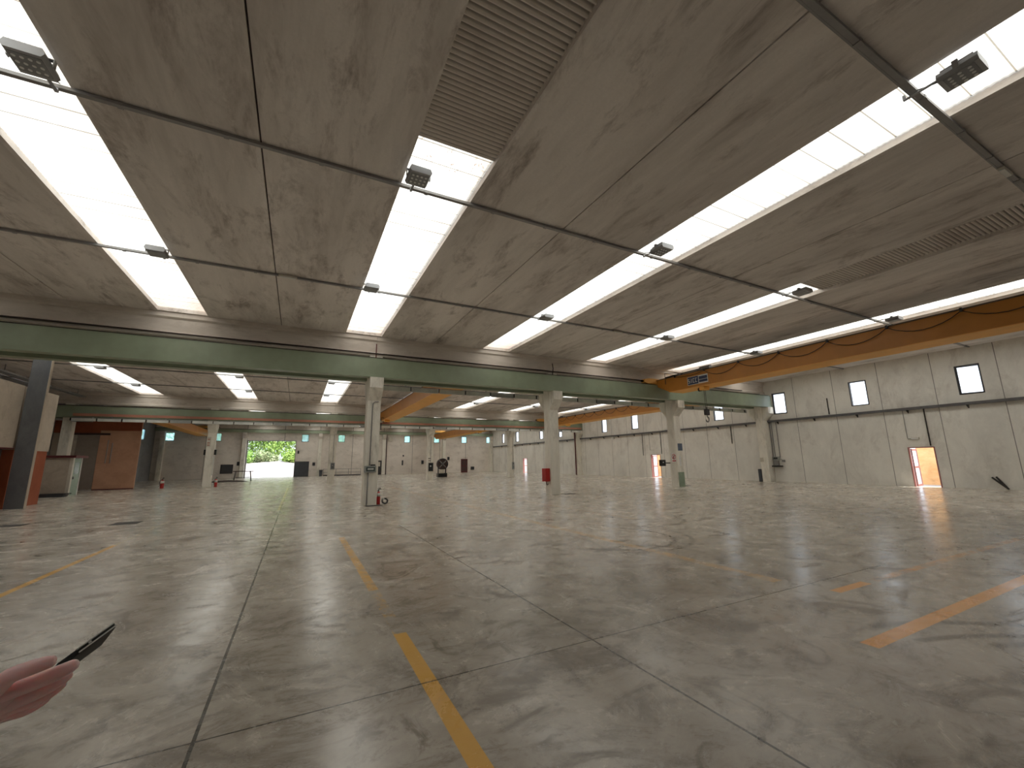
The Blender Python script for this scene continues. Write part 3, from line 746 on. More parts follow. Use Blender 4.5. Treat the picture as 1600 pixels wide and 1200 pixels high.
# ------------------------------------------------------------------ things fixed to or standing by the columns
YF1 = YA-.001
x0 = CX[3]
t = thing('junction_box', 'grey junction box with smoked window on the nearest column', 'electrical box', (2.585, YF1, 1.26))
build('enclosure', MB().box(2.36, 2.81, YF1-.12, YF1, 1.26, 1.52), 'greybox', t, bevel=.012)
build('window_cover', MB().box(2.43, 2.76, YF1-.135, YF1-.12, 1.31, 1.47), 'screen', t, bevel=.008)
build('breaker_strip', MB().box(2.48, 2.71, YF1-.138, YF1-.135, 1.36, 1.43), 'duct', t)
build('cable_entry', MB().box(2.60, 2.78, YF1-.07, YF1, 1.521, 1.57), 'black', t)
t = thing('column_conduit', 'grey conduit running down the front of the nearest column', 'conduit', (2.55, YF1, 0))
build('upper_pipe', MB().tube([(2.8, YF1-.035, 4.10), (2.66, YF1-.035, 4.09), (2.585, YF1-.035, 4.02), (2.57, YF1-.035, 3.9), (2.56, YF1-.035, 1.53)], .022), 'conduit', t, smooth=True)
build('lower_pipe', MB().tube([(2.52, YF1-.035, 1.25), (2.51, YF1-.035, .01)], .022), 'conduit', t, smooth=True)
def extinguisher(x, y, label, h=.64, r=.075, rot=0):
    t = thing('fire_extinguisher', label, 'fire extinguisher', (x, y, 0))
    zs = [0, .02, .05, .40, .46, .50]; rs = [r*.9, r, r, r, r*.75, r*.35]; k = h/.64
    build('cylinder', MB().tube([(x, y, z*k+.001) for z in zs], rs, 16), 'red', t, smooth=True)
    build('label_band', MB().tube([(x, y, .30*k), (x, y, .44*k)], r*1.02, 16), 'white', t, smooth=True)
    build('valve', MB().tube([(x, y, .50*k), (x, y, .57*k)], .022, 8).box(x-.01, x+.09, y-.012, y+.012, .575*k, .60*k).box(x-.01, x+.08, y-.012, y+.012, .62*k, .64*k), 'black', t)
    build('hose', MB().tube([(x-.02, y, .54*k), (x-.10, y, .50*k), (x-r-.03, y-.01, .38*k), (x-r-.02, y-.02, .15*k)], .012, 6), 'black', t)
    return t
extinguisher(3.00, 17.72, 'red fire extinguisher with white label at the foot of the nearest column')
extinguisher(-8.95, 40.4, 'red fire extinguisher standing alone on the floor by the terracotta partition', .8, .12)
extinguisher(-5.55, 39.9, 'red fire extinguisher standing right of the far column with pale notice', .75, .10)
# hose coil
m = MB(); pts = []
for i in range(61):
    a = i/60*2*PI*3; r = .12-.01*(i/60*3); pts.append((3.24+r*math.cos(a), 17.62+.07*math.sin(a)+(i/60)*.03, .12+r*.85*math.sin(a)+.0))
t = thing('hose_coil', 'small black and white hose coil beside the nearest column extinguisher', 'hose', (3.24, 17.65, 0))
build('coil', m.tube(pts, .022, 6), 'black', t); build('tie', MB().box(3.15, 3.21, 17.54, 17.70, .16, .24), 'white', t, bevel=.01)
def plate(x0_, x1_, y0_, y1_, label):
    t = thing('drain_cover', label, 'drain cover', ((x0_+x1_)/2, (y0_+y1_)/2, 0))
    build('cover', MB().box(x0_, x1_, y0_, y1_, .001, .012), 'plasterlow', t)
    build('cover_frame', MB().box(x0_-.03, x1_+.03, y0_-.03, y0_, .001, .008).box(x0_-.03, x1_+.03, y1_, y1_+.03, .001, .008), 'steel', t)
plate(2.45, 3.02, 16.95, 17.35, 'dark drain cover in front of the nearest column')
plate(11.7, 12.3, 17.2, 17.6, 'dark drain cover right of the second front column')
plate(20.8, 21.4, 18.0, 18.5, 'dark drain cover right of the third front column')
plate(-4.6, -4.0, 15.95, 16.55, 'dark rectangular drain cover on the floor at the left')
plate(-7.4, -6.9, 17.3, 17.8, 'dark drain cover near the left edge of the floor')
# red hose cabinet on the second column
xs = CX[4]-CWD
t = thing('hose_cabinet', 'red hose cabinet fixed to the left side of the second front column', 'fire cabinet', (xs-.12, 17.78, .5))
build('case', MB().box(xs-.25, xs-.001, 17.60, 17.96, .62, 1.25), 'red', t, bevel=.015)
build('door', MB().box(xs-.23, xs-.02, 17.585, 17.60, .65, 1.22), 'red', t)
build('outlet', MB().tube([(xs-.14, 17.75, .62), (xs-.14, 17.75, .50), (xs-.08, 17.75, .46), (xs-.03, 17.75, .5)], .02), 'brown', t)
# third column
xs = CX[5]-CWD
tag(cbox('blue_plate', 'bluegrey', xs+.16, xs+.52, YF1-.02, YF1, 2.10, 2.52), 'blue-grey square plate on the front of the third column', 'plate')
t = thing('paper_notice', 'narrow torn white notice on the front of the third column', 'notice', (xs+.25, YF1-.01, 1.25))
build('sheet', MB().box(xs+.20, xs+.34, YF1-.006, YF1, 1.22, 1.78), 'white', t)
t = thing('prohibition_sign', 'white sign with red ring and black figure on the third column', 'sign', (xs-.15, YA+.1, 1.5))
build('board', MB().box(xs-.36, xs-.002, YA+.05, YA+.07, 1.45, 1.98), 'white', t)
ring = MB(); R = .145; cx_, cz_ = xs-.18, 1.75
ring.tube([(cx_+R*math.cos(a*PI/12), YA+.045, cz_+R*math.sin(a*PI/12)) for a in range(25)], .014, 6, False)
ring.obox((cx_, YA+.045, cz_), (R*.70, 0, R*.70), (0, .004, 0), (-.012, 0, .012))
build('red_ring', ring, 'red', t)
build('figure', MB().tube([(cx_-.01, YA+.044, cz_+.06), (cx_-.01, YA+.044, cz_+.085)], .022, 8).obox((cx_-.01, YA+.046, cz_-.01), (.03, 0, 0), (0, .003, 0), (0, 0, .055)).obox((cx_-.04, YA+.046, cz_-.09), (.012, 0, 0), (0, .003, 0), (.01, 0, .04)).obox((cx_+.02, YA+.046, cz_-.09), (.012, 0, 0), (0, .003, 0), (-.01, 0, .04)), 'black', t)
build('caption_band', MB().box(xs-.33, xs-.03, YA+.044, YA+.05, 1.48, 1.54), 'red', t)
t = thing('control_screen', 'small black wall box on an arm left of the third column', 'electrical box', (xs-.5, 18.0, 1.2))
build('case', MB().box(xs-.82, xs-.42, 17.95, 18.1, 1.22, 1.58), 'black', t, bevel=.015)
build('arm', MB().box(xs-.43, xs-.001, 17.99, 18.05, 1.36, 1.42), 'dark', t)
build('pilot_light', MB().box(xs-.66, xs-.60, 17.94, 17.95, 1.40, 1.46), 'white', t)
tag(cbox('paint_band', 'palegreen', CX[5]-CWD+.02, CX[5]-.02, YF1-.006, YF1, .02, .86), 'pale green painted band low on the front of the third column', 'paint')
# far row
YG = YB-.001
t = thing('notice_sheet', 'pale notice with red print on the far column left of the doorway', 'notice', (-6.2, YG, 3.05))
build('sheet', MB().box(-6.36, -6.08, YG-.01, YG, 3.05, 3.82), 'cream', t)
for z in (3.15, 3.32, 3.6): build('print', MB().box(-6.30, -6.14, YG-.013, YG-.01, z, z+.08), 'salmon', t)
for s, n in ((0, 'left'), (1, 'right')):
    xx = CX[2]-CWD-.14 if s == 0 else CX[2]+.001
    tag(cbox('bracket_box', 'black', xx, xx+.14, YB+.1, YB+.3, 2.45, 2.85, bevel=.01), 'small black box high on the %s side of the far column with the notice' % n, 'electrical box')
tag(cbox('cable_cover', 'white', CX[2]+.001, CX[2]+.06, YB+.02, YB+.08, .9, 2.4), 'white cable cover on the right side of the far column with the notice', 'cable cover')
def cbx(x, z0_, z1_, w, label, dark=False):
    t = thing('control_box', label, 'electrical box', (x+w/2, YG, z0_))
    build('enclosure', MB().box(x, x+w, YG-.16, YG, z0_, z1_), 'cream' if dark else 'greybox', t, bevel=.015)
    build('door_panel', MB().box(x+.05, x+w-.05, YG-.172, YG-.16, z0_+.07, z1_-.07), 'black' if dark else 'tray', t)
    build('dial', MB().tube([(x+w*.45, YG-.18, z0_+(z1_-z0_)*.6), (x+w*.45, YG-.172, z0_+(z1_-z0_)*.6)], .07 if dark else .03, 12), 'white', t)
    build('supply_pipe', MB().tube([(x+w/2, YG-.04, z1_), (x+w/2, YG-.04, 4.1)], .02, 6), 'conduit', t)
cbx(CX[3]-.36, 1.15, 1.74, .34, 'small grey control box on the far column right of the goods doorway')
cbx(CX[4]-.56, .75, 1.66, .55, 'black and cream control box on the far column near the big fan', True)
cbx(CX[5]-.24, .80, 1.56, .20, 'slim grey switch box on the far column furthest right')
t = thing('switch_strip', 'pair of black switches above the black and cream control box', 'switch', (11.3, YG, 1.9))
build('switch', MB().box(11.10, 11.36, YG-.03, YG, 1.98, 2.04), 'black', t); build('switch', MB().box(11.12, 11.34, YG-.03, YG, 1.78, 1.83), 'black', t)

# ------------------------------------------------------------------ floor-standing things at the back
t = thing('drum_fan', 'big dark drum fan on a black base beside the far control-box column', 'fan', (14.7, 46.4, 0))
fx, fy = 14.75, 46.4
build('drum', MB().tube([(fx, fy-.22, 1.45), (fx, fy+.22, 1.45)], .62, 24), 'brown', t)
b = build('grille_ring', MB().tube([(fx+.6*math.cos(a*PI/14), fy-.24, 1.45+.6*math.sin(a*PI/14)) for a in range(29)], .035, 6, False), 'dark', t)
for q in range(8):
    a = q*PI/4; build('blade', MB().obox((fx+.3*math.cos(a), fy-.235, 1.45+.3*math.sin(a)), (.25*math.cos(a), 0, .25*math.sin(a)), (-.05*math.sin(a), .01, .05*math.cos(a)), (0, .006, 0)), 'steel' if q % 2 else 'dark', t)
build('base', MB().box(fx-.55, fx+.5, fy-.35, fy+.35, 0, .42), 'black', t, bevel=.03)
build('stand', MB().box(fx-.5, fx-.42, fy-.1, fy+.1, .42, 1.2).box(fx+.38, fx+.46, fy-.1, fy+.1, .42, 1.2), 'black', t)
build('white_panel', MB().box(fx-.42, fx+.1, fy-.37, fy-.352, .48, .85).box(fx-.42, fx+.1, fy-.352, fy-.30, .419, .85), 'cream', t)
t = thing('work_table', 'rusty metal trestle table by the left side of the goods doorway', 'table', (-5.0, 52.5, 0))
build('table_top', MB().box(-5.9, -4.1, 52.1, 52.9, .98, 1.05), 'brown', t)
for xx in (-5.8, -4.25):
    for yy in (52.15, 52.78): build('leg', MB().tube([(xx, yy, 0), (xx+(.12 if xx < -5 else -.12), yy, .98)], .035, 6), 'steel', t)
build('shelf', MB().box(-5.6, -4.4, 52.2, 52.8, .35, .40), 'steel', t)
m = MB(); n = 20
prof = [(1.0, .0), (.75, .05), (.45, .11), (.15, .14)]
for (r, z) in prof:
    for i in range(n):
        a = 2*PI*i/n; rr = r*(1+.12*math.sin(3*a+r*4)+.08*math.sin(7*a)); m.v.append((-6.2+rr*2.0*math.cos(a), 51.3+rr*1.1*math.sin(a), z+.002+.02*math.sin(5*a+r*9)*(z > 0)))
for j in range(3):
    for i in range(n): m.f.append((j*n+i, j*n+(i+1) % n, (j+1)*n+(i+1) % n, (j+1)*n+i))
m.f.append(tuple(3*n+i for i in range(n)))
o = build('dirt_heap', m, 'earth', smooth=True); tag(o, 'low dark heap of swept dirt on the floor beside the trestle table', 'dirt'); 
t = thing('safety_railing', 'low two-bar metal railing before the back wall', 'railing', (5.7, 63.85, 0))
for xx in (3.27, 4.9, 6.55, 8.2): build('post', MB().tube([(xx, 63.85, 0), (xx, 63.85, .97)], .03, 8), 'steel', t)
for z in (.50, .95): build('rail', MB().tube([(3.27, 63.85, z), (8.2, 63.85, z)], .025, 8), 'steel', t)
build('kick_board', MB().box(3.27, 8.2, 63.9, 63.94, 0.01, .16), 'dark', t)
t = thing('grey_bin', 'dark waste bin at the left end of the low railing', 'bin', (2.95, 63.7, 0))
build('body', MB().prism([(2.78, 0), (3.12, 0), (3.16, .8), (2.74, .8)], 1, 63.5, 63.9), 'charcoal', t); build('lid', MB().box(2.72, 3.18, 63.47, 63.93, .8, .86), 'black', t)
t = thing('wall_grille', 'dark square vent panel low on the back wall left of the goods doorway', 'vent', (-8.0, YC-.03, .62))
build('grille_frame', MB().box(-8.66, -7.32, YC-.05, YC-.002, .62, 1.76), 'dark', t)
for i in range(9): build('slat', MB().box(-8.58, -7.40, YC-.065, YC-.05, .70+i*.112, .70+i*.112+.07), 'charcoal', t)
for x, z, w, h, n in ((-6.95, 1.6, .3, .5, 'small grey box on the back wall beside the vent panel'), (1.85, 1.45, .35, .45, 'grey switch box on the back wall right of the sliding gate'), (14.1, 1.3, .22, .75, 'dark slim box low on the back wall in the middle'), (17.1, 1.45, .35, .55, 'grey box on the back wall left of the far fan'), (21.3, 2.0, .35, .5, 'round-cornered grey box on the pilaster side left of the dark red door'), (-.1, 3.1, .22, .4, 'small grey box up beside the goods doorway'), (14.2, 2.6, .2, .25, 'tiny grey bell box on the back wall in the middle'), (25.3, .4, .6, .5, 'low grey box on the back wall right of the dark red door')):
    t = thing('wall_box', n, 'electrical box', (x+w/2, YC-.06, z)); build('case', MB().box(x, x+w, YC-.13, YC-.002, z, z+h), 'tray', t, bevel=.02); build('cover', MB().box(x+.03, x+w-.03, YC-.14, YC-.13, z+.03, z+h-.03), 'dark', t)
tag(build('down_pipe', MB().tube([(11.75, YC-.08, .0), (11.75, YC-.08, 5.84)], .07), 'brown'), 'dark vertical pipe on the back wall right of the dark doorway', 'pipe')
tag(build('wall_lamp', MB().box(12.0, 12.6, YC-.16, YC-.003, 4.9, 5.45), 'cream', bevel=.03), 'pale square lamp fitting high on the back wall near the dark pipe', 'lamp')

# ------------------------------------------------------------------ along the right wall
t = thing('wall_cable_tray', 'grey cable tray running along the right wall below the windows', 'cable tray', (XW-.1, 30, 4.05))
build('tray_channel', MB().box(XW-.19, XW-.002, YF+.2, YC-.8, 4.02, 4.04).box(XW-.19, XW-.175, YF+.2, YC-.8, 4.04, 4.15).box(XW-.02, XW-.002, YF+.2, YC-.8, 4.04, 4.15), 'tray', t)
m = MB(); y = YF+.3
pts = []
while y < YC-1: pts.append((XW-.11, y, 4.075+random.random()*.04)); y += .8
build('cable', m.tube(pts, .03, 6), 'cable', t)
for y in [YF+1.2+i*2.292 for i in range(29)]: build('bracket', MB().prism([(XW-.002, 3.86), (XW-.19, 4.0), (XW-.19, 4.019), (XW-.002, 4.019)], 1, y, y+.05), 'dark', t)
for y, z0_, z1_, n in ((9.33, 2.10, 4.02, 'dark vertical conduit from the tray to the corner of the nearest right doorway'), (13.7, 4.2, 5.2, 'short dark vertical conduit above the tray, second bay of panels'), (27.35, 2.1, 4.02, 'dark conduit down to the second right doorway'), (29.6, 2.0, 4.02, 'dark conduit left of the second right doorway'), (26.4, 1.2, 4.02, 'dark conduit behind the third front column'), (17.0, 1.6, 4.02, 'grey conduit nearest the wall column box'), (17.32, 1.66, 4.02, 'grey conduit in the middle above the wall column box'), (17.44, 1.66, 4.02, 'grey conduit closest to the wall column'), (20.4, 2.7, 4.02, 'short dark conduit left of the wall column')):
    tag(build('wall_conduit', MB().tube([(XW-.04, y, z0_), (XW-.04, y, z1_)], .028, 6), 'cable' if 'dark' in n else 'conduit'), n, 'conduit')
for y, lb in ((9.72, 'white emergency light over the nearest open doorway in the right wall'), (28.25, 'white emergency light over the middle doorway in the right wall')):
    t = thing('exit_light', lb, 'emergency light', (XW-.04, y, 2.44))
    build('body', MB().box(XW-.07, XW-.002, y, y+.34, 2.44, 2.56), 'cream', t, bevel=.01)
    build('diffuser', MB().box(XW-.09, XW-.07, y+.02, y+.32, 2.455, 2.545), 'white', t)
    build('feed_pipe', MB().tube([(XW-.03, y+.34, 2.49), (XW-.03, y+.46, 2.49), (XW-.03, y+.48, 2.53), (XW-.03, y+.48, 4.02)], .014, 6), 'conduit', t)
t = thing('wall_switchgear', 'grey switch box with black tray on the right wall by the wall column', 'electrical box', (XW-.1, 17.15, 1.0))
build('upper_case', MB().box(XW-.16, XW-.002, 17.05, 17.45, 1.42, 1.68), 'greybox', t, bevel=.012)
build('meter_window', MB().box(XW-.175, XW-.16, 17.12, 17.38, 1.52, 1.62), 'black', t)
build('lower_case', MB().box(XW-.16, XW-.002, 17.10, 17.42, 1.10, 1.41), 'conduit', t, bevel=.012)
build('shelf', MB().box(XW-.34, XW-.002, 16.9, 17.46, 1.0, 1.08), 'black', t)
build('socket', MB().box(XW-.12, XW-.002, 16.72, 16.88, 1.32, 1.46), 'steel', t, bevel=.01)
build('socket_arm', MB().tube([(XW-.04, 16.8, 1.38), (XW-.04, 16.95, 1.5), (XW-.04, 17.05, 1.55)], .02, 6), 'greybox', t)
t = thing('broom_rack', 'slim black cabinet at the foot of the right wall column', 'cabinet', (28.3, 18.4, 0))
build('cabinet_body', MB().box(28.54, 28.9, 18.06, 18.3, 0, .85), 'black', t, bevel=.02); build('cabinet_door', MB().box(28.53, 28.54, 18.08, 18.28, .05, .8), 'charcoal', t)
tag(cbox('wall_socket', 'cream', 28.4, 28.515, 17.8, 17.98, 1.35, 1.62, bevel=.01), 'small cream socket box on the left face of the right wall column', 'socket')
t = thing('wall_horn', 'small white loudspeaker horn under the tray on the right wall', 'loudspeaker', (XW-.1, 33.6, 3.75))
build('horn', MB().tube([(XW-.05, 33.6, 3.85), (XW-.12, 33.6, 3.85), (XW-.26, 33.6, 3.82)], [.05, .09, .19], 14), 'white', t)
build('mount', MB().box(XW-.08, XW-.002, 33.54, 33.66, 3.78, 3.92), 'greybox', t)
tag(build('rain_pipe', MB().tube([(28.44, 39.55, 0), (28.44, 39.55, 6.0)], .07), 'darkred'), 'dark red vertical rainwater pipe beside the far right wall column', 'pipe')
t = thing('leaning_straps', 'pair of dark bars leaning against the right wall at the picture edge', 'bars', (XW-.1, 7.15, 0))
for q, (ya, yb, z) in enumerate(((7.42, 6.95, .55), (7.28, 6.93, .58))): build('bar', MB().tube([(XW-.05, ya, z), (XW-.07, (ya+yb)/2+.04, z*.6), (XW-.14-q*.04, yb, .03)], [.035, .04, .03], 8), 'cable', t)
tag(build('conduit_drop', MB().tube([(CX[3]-CWD/2-.02, YA-.01, 6.55), (CX[3]-CWD/2-.02, YA-.01, 5.95)], .022), 'darkred'), 'dark red pipe on the joint of the roof beam above the nearest column', 'pipe')
tag(build('conduit_drop', MB().tube([(CX[4]-CWD/2, YA-.01, 6.55), (CX[4]-CWD/2+.04, YA-.01, 6.3), (CX[4]-CWD/2, YA-.01, 5.95)], .022), 'cable'), 'dark cable on the joint of the roof beam above the second column', 'cable')
for k in (3, 4):
    xx = CX[k]-CWD/2
    for s in (-1, 1):
        tag(build('pipe_clip', MB().box(xx+s*.16-.1, xx+s*.16+.1, YA-.05, YA-.002, 6.10, 6.17), 'white', bevel=.01), 'white pipe clip on the beam just %s of the joint above the %s column' % ('left' if s < 0 else 'right', 'nearest' if k == 3 else 'second'), 'pipe clip')
t = thing('service_pipe', 'dark pipe running along the foot of the front concrete roof beam', 'pipe', (6, YA-.03, 6.1))
build('pipe_run', MB().tube([(XL+.3, YA-.03, 6.125), (XW-2.6, YA-.03, 6.125)], .03, 8), 'rail', t)
t = thing('side_tray', 'thin metal tray running under the roof above the terracotta partition', 'cable tray', (-13.6, 30, 6.4))
build('tray_channel', MB().box(-13.8, -13.45, 25, 38.8, 6.42, 6.44).box(-13.8, -13.78, 25, 38.8, 6.44, 6.5).box(-13.47, -13.45, 25, 38.8, 6.44, 6.5), 'galv', t)
for y in (26, 30, 34, 38): build('hanger', MB().box(-13.64, -13.61, y, y+.03, 6.5, ZC-.001), 'galv', t)
t = thing('end_stop', 'blue buffer stop hanging at the left end of the near runway beam', 'buffer', (-8.35, 16.9, 5.2))
build('post', MB().box(-8.42, -8.22, 16.86, 17.085, 5.1, 6.1), 'blue', t, bevel=.02); build('cap', MB().box(-8.44, -8.20, 16.84, 17.085, 6.1, 6.14), 'galv', t)

# ------------------------------------------------------------------ outside: yard, bank, trees, walls
o = build('yard_ground', MB().box(-70, 90, YC+.26, 150, -.3, -.03).box(XW+.26, 90, -40, YC+.26, -.3, -.03), 'asphalt', origin=(0, 90, 0)); o['kind'] = 'structure'; o.name = 'floor_yard'
m = MB(); nx, ny = 60, 14
for j in range(ny+1):
    for i in range(nx+1):
        x = -60+i*2.4; y = 76+j*3.2; h = 2.4*(1/(1+math.exp(-(y-81-2.0*math.sin(x*.13))*.55)))+.25*math.sin(x*.7)*math.sin(y*.5)*(j > 0)
        m.v.append((x, y, h-.12 if j else -.4))
for j in range(ny):
    for i in range(nx): a = j*(nx+1)+i; m.f.append((a, a+1, a+nx+2, a+nx+1))
o = build('gravel_bank', m, 'bank', smooth=True, origin=(0, 90, 0)); tag(o, 'mauve gravel bank beyond the yard under the trees', 'bank')
def tree(x, y, z, h, r, mat, label, n=1500, trunk=True, name='leafy_tree', seed=0):
    rn = random.Random(seed); t = thing(name, label, 'tree' if trunk else 'shrub', (x, y, z-.3))
    if trunk: build('trunk', MB().tube([(x, y, z-.3), (x+.1, y, z+h*.3), (x-.05, y+.1, z+h*.65)], [.28, .2, .08], 8), 'bark', t)
    m = MB(); blobs = []
    for i in range(26 if trunk else 7):
        a = rn.random()*2*PI; q = rn.random()**.5*r*.72; zz = z+h*(rn.uniform(.05, .8) if trunk else rn.uniform(.1, .6)); blobs.append((x+q*math.cos(a), y+q*math.sin(a), zz, r*rn.uniform(.32, .55)))
    for i in range(int(n*2.4)):
        bx_, by_, bz_, br = blobs[rn.randrange(len(blobs))]
        v = Vector((rn.gauss(0, 1), rn.gauss(0, 1), rn.gauss(0, 1))).normalized()*br*rn.uniform(.4, 1.08)
        p = Vector((bx_, by_, bz_))+v
        if p.z < z: p.z = z+rn.random()*.3
        s = rn.uniform(.13, .27); u = Vector((rn.gauss(0, 1), rn.gauss(0, 1), rn.gauss(0, 1))).normalized(); w = (v.normalized()*.8+Vector((rn.gauss(0, .5), rn.gauss(0, .5), rn.gauss(0, .5)))).normalized(); u = (u-w*u.dot(w)).normalized(); c_ = w.cross(u)
        k = len(m.v); m.v += [tuple(p-u*s), tuple(p+c_*s*.5), tuple(p+u*s), tuple(p-c_*s*.5)]; m.f.append((k, k+1, k+2, k+3))
    build('crown' if trunk else 'foliage', m, mat, t)
spots = [(-13.5, 92, 11, 4.4, 'leafA', 'leafy green tree at the left side of the goods doorway view', 2600), (-8.2, 95, 12, 4.6, 'leafA', 'fresh green tree left of centre in the goods doorway view', 3200), (-3.6, 92, 11, 4.3, 'leafB', 'yellow-green tree in the middle of the goods doorway view', 3200), (1.6, 96, 12, 4.8, 'leafC', 'pale olive tree at the right of the goods doorway view', 3000),
         (8, 93, 11, 4.5, 'leafA', 'green tree behind the window right of the railing', 1300), (15, 95, 12, 4.8, 'leafA', 'green tree behind the back wall windows, middle', 1300), (22, 93, 12, 4.8, 'leafB', 'yellow-green tree behind the window near the control-box column', 1300), (30, 95, 12, 5, 'leafA', 'green tree behind the window above the dark red door', 1300), (38, 94, 12, 5, 'leafC', 'pale tree behind the right-hand back window', 1100), (-21, 92, 11, 5, 'leafB', 'yellow-green tree behind the leftmost back windows', 1100)]
for i, (x, y, h, r, mt, lb, n) in enumerate(spots): tree(x, y, 2.0, h, r, mt, lb, n, True, seed=i)
for i, (x, y, h, r, mt, lb) in enumerate(((-9.2, 85.5, 3.4, 2.3, 'leafA', 'round bright green shrub at the left foot of the trees'), (-5.2, 87, 2.8, 2.2, 'leafC', 'pale olive shrub on the bank, centre of the doorway'), (-1.6, 86, 3.0, 2.4, 'leafB', 'yellow-green shrub on the bank, right part of the doorway'), (2.2, 86, 3.2, 2.3, 'leafA', 'green shrub on the bank behind the right jamb'))):
    tree(x, y, 1.6, h, r, mt, lb, 1500, False, 'garden_shrub', 50+i)
for (y0_, y1_, n) in ((-6, 10.95, 'nearest'), (18, 30.75, 'middle'), (46, 57.0, 'farthest')):
    t = thing('outside_wall', 'orange rendered wall seen through the %s open doorway in the right wall' % n, 'outside wall', (32.1, (y0_+y1_)/2, -.03))
    build('wall_face', MB().box(32.0, 32.2, y0_, y1_, -.03, 2.7), 'brick', t); build('coping', MB().box(31.95, 32.25, y0_, y1_, 2.7, 2.78), 'cream', t)

# ------------------------------------------------------------------ the person at the left edge holding a phone
def P(px, py, d):
    return CAM+(fw+rt*((px-800)/FPX)-up*((py-600)/FPX))*d
def skin(name, nodes, edges, mat, parent=None, sub=2, root=0, origin=None):
    org = ORG[parent.name] if parent is not None else Vector(origin)
    me = bpy.data.meshes.new(name); me.from_pydata([tuple(Vector(n[0])-org) for n in nodes], edges, []); me.update()
    o = bpy.data.objects.new(name, me); COL.objects.link(o); me.materials.append(M[mat])
    if parent is not None: o.parent = parent
    else: o.location = org
    ORG[o.name] = org
    sk = o.modifiers.new('skin', 'SKIN'); sk.use_smooth_shade = True
    if not me.skin_vertices: me.attributes.new
    lay = me.skin_vertices[0] if len(me.skin_vertices) else None
    for i, n in enumerate(nodes):
        r = n[1] if isinstance(n[1], tuple) else (n[1], n[1]); lay.data[i].radius = r; lay.data[i].use_root = (i == root)
    sb = o.modifiers.new('sub', 'SUBSURF'); sb.levels = sub; sb.render_levels = sub
    return o
DZ = .64
wr = P(-62, 1122, .64); kn = P(48, 1072, .66)
body = []; be = []
def nd(p, r, a=None):
    body.append((p, r)); i = len(body)-1
    if a is not None: be.append((a, i))
    return i
base = Vector((-.98, .02, 0))
pel = nd(base+Vector((0, 0, .95)), (.155, .11)); sp = nd(base+Vector((0, .01, 1.13)), (.14, .10), pel); ch = nd(base+Vector((0, .0, 1.33)), (.165, .11), sp)
nk = nd(base+Vector((0, .01, 1.49)), .058, ch); hd0 = nd(base+Vector((0, .03, 1.56)), .062, nk); hd = nd(base+Vector((0, .05, 1.66)), (.078, .092), hd0); hd2 = nd(base+Vector((0, .04, 1.75)), (.07, .08), hd)
shR = nd(base+Vector((.19, .02, 1.41)), .062, ch); elR = nd(base+Vector((.30, .06, 1.16)), .048, shR)
fm = nd(elR_p := (body[elR][0]*.45+wr*.55), .038, elR)
wi = nd(wr, (.024, .030), fm)
pm = nd((wr*.45+kn*.55), (.019, .036), wi); kk = nd(kn, (.016, .036), pm)
shL = nd(base+Vector((-.19, .0, 1.41)), .062, ch); elL = nd(base+Vector((-.25, -.03, 1.13)), .046, shL); wL = nd(base+Vector((-.23, .08, .90)), .03, elL); hL = nd(base+Vector((-.22, .11, .80)), (.035, .02), wL)
for s in (-1, 1):
    hp = nd(base+Vector((s*.10, 0, .87)), .095, pel); kn_ = nd(base+Vector((s*.11, .02, .49)), .062, hp); an = nd(base+Vector((s*.11, -.01, .10)), .042, kn_); to = nd(base+Vector((s*.12, .14, .045)), (.045, .035), an)
# person root and skin body
t = thing('person', 'person at the left edge, only a bare hand holding up a phone in view', 'person', tuple(base))
bd = skin('body', body, be, 'skin', t, 2, 0)
skin('shirt', [(body[i][0], (tuple(q+.018 for q in body[i][1]) if isinstance(body[i][1], tuple) else body[i][1]+.018)) for i in (pel, sp, ch, shR, elR, shL, elL)], [(0, 1), (1, 2), (2, 3), (3, 4), (2, 5), (5, 6)], 'cloth', t)
L0 = len(body)-8
skin('trousers', [(body[pel][0], (.17, .125))]+[(body[i][0], (body[i][1]+.02)) for i in (L0, L0+1, L0+2, L0+4, L0+5, L0+6)], [(0, 1), (1, 2), (2, 3), (0, 4), (4, 5), (5, 6)], 'trousers', t)
hb = base+Vector((0, .03, 1.70))
m = MB()
for i in range(9):
    th = i/8*PI*.55
    for j in range(16):
        a = j/16*2*PI; m.v.append((hb.x+.098*math.sin(th)*math.cos(a), hb.y+.005+.112*math.sin(th)*math.sin(a), hb.z+.02+.105*math.cos(th)))
for i in range(8):
    for j in range(16): m.f.append((i*16+j, (i+1)*16+j, (i+1)*16+(j+1) % 16, i*16+(j+1) % 16))
build('hair', m, 'hair', t, smooth=True)
m = MB()
for s in (-1, 1): m.obox(hb+Vector((s*.035, .095, -.03)), (.014, 0, 0), (0, .008, 0), (0, 0, .007))
build('eyes', m, 'white', t); build('nose', MB().prism([(hb.y+.085, hb.z-.085), (hb.y+.13, hb.z-.08), (hb.y+.09, hb.z-.03)], 0, hb.x-.014, hb.x+.014), 'skin', t); build('mouth', MB().obox(hb+Vector((0, .098, -.115)), (.024, 0, 0), (0, .006, 0), (0, 0, .006)), 'darkred', t)
for s in (-1, 1): build('shoe', MB().prism([(base.y-.09, .0), (base.y+.2, .0), (base.y+.2, .05), (base.y+.08, .09), (base.y-.09, .09)], 0, base.x+s*.12-.05, base.x+s*.12+.05), 'black', t, bevel=.015)
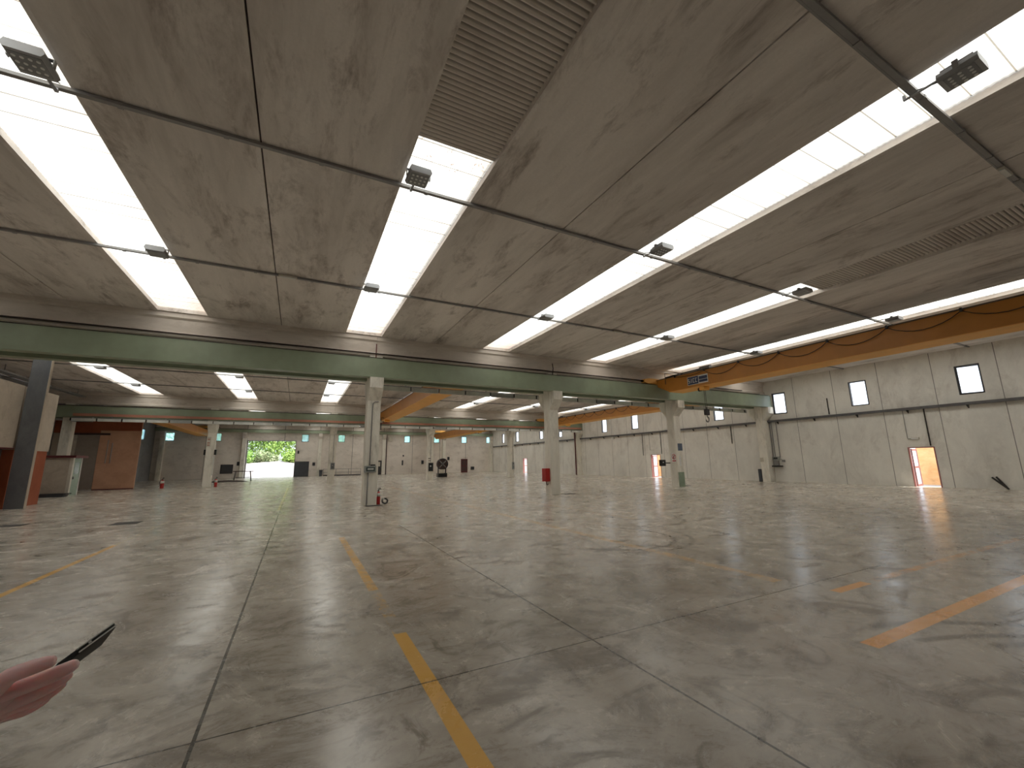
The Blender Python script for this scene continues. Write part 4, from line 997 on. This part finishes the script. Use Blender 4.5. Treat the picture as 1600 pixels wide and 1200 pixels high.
# fingers: each its own chain rooted inside the palm
def finger(name, pts, rs):
    nodes = [(P(*p), r) for p, r in zip(pts, rs)]
    return skin(name, nodes, [(i, i+1) for i in range(len(nodes)-1)], 'skin', t, 2, 0)
finger('thumb', [(-30, 1098, .625), (14, 1056, .615), (52, 1042, .615), (78, 1034, .625), (90, 1031, .63)], [.016, .0125, .0115, .010, .007])
finger('index_finger', [(-50, 1104, .64), (5, 1082, .64), (52, 1066, .64), (84, 1054, .635), (108, 1043, .64), (126, 1033, .65)], [.018, .0155, .0135, .0118, .0105, .0075])
finger('middle_finger', [(-48, 1120, .655), (2, 1102, .655), (50, 1084, .655), (80, 1071, .655), (101, 1058, .66), (114, 1049, .67)], [.018, .0155, .013, .0112, .0098, .007])
finger('ring_finger', [(-40, 1128, .67), (-4, 1116, .67), (18, 1102, .675), (52, 1096, .675), (76, 1084, .68), (94, 1071, .685), (103, 1063, .69)], [.017, .015, .0135, .0115, .010, .009, .0065])
finger('little_finger', [(-40, 1136, .68), (6, 1116, .69), (38, 1110, .69), (58, 1101, .695), (72, 1091, .70), (80, 1084, .705)], [.016, .0125, .0105, .009, .008, .006])
# phone
A = P(92, 1038, .655); B = P(181, 974, .735)
ax = (B-A).normalized(); cen = (A+B)/2; L = (B-A).length
view = (cen-CAM).normalized(); side = ax.cross(view).normalized()          # image-plane normal to the long edge
wd = (view*.97-side*.17).normalized(); wd = (wd-ax*wd.dot(ax)).normalized(); nn = ax.cross(wd).normalized()
t = thing('mobile_phone', 'thin black mobile phone with bright metal edges held in the hand', 'phone', tuple(cen))
cen2 = cen+wd*.036
build('phone_body', MB().obox(cen2, ax*L/2, wd*.034, nn*.0036), 'phone', t, bevel=.002)
e1 = cen2-wd*.0345
build('metal_edge', MB().obox(e1+nn*.0030+ax*L*.15, ax*L*.34, wd*.0016, nn*.0009).obox(e1-nn*.0030+ax*L*.15, ax*L*.34, wd*.0016, nn*.0009), 'edgeglint', t)
build('side_button', MB().obox(e1-wd*.0012+ax*L*.02, ax*.002, wd*.001, nn*.0012), 'edgeglint', t)
build('screen', MB().obox(cen2-nn*.0041, ax*L*.48, wd*.031, nn*.0004), 'phone', t)
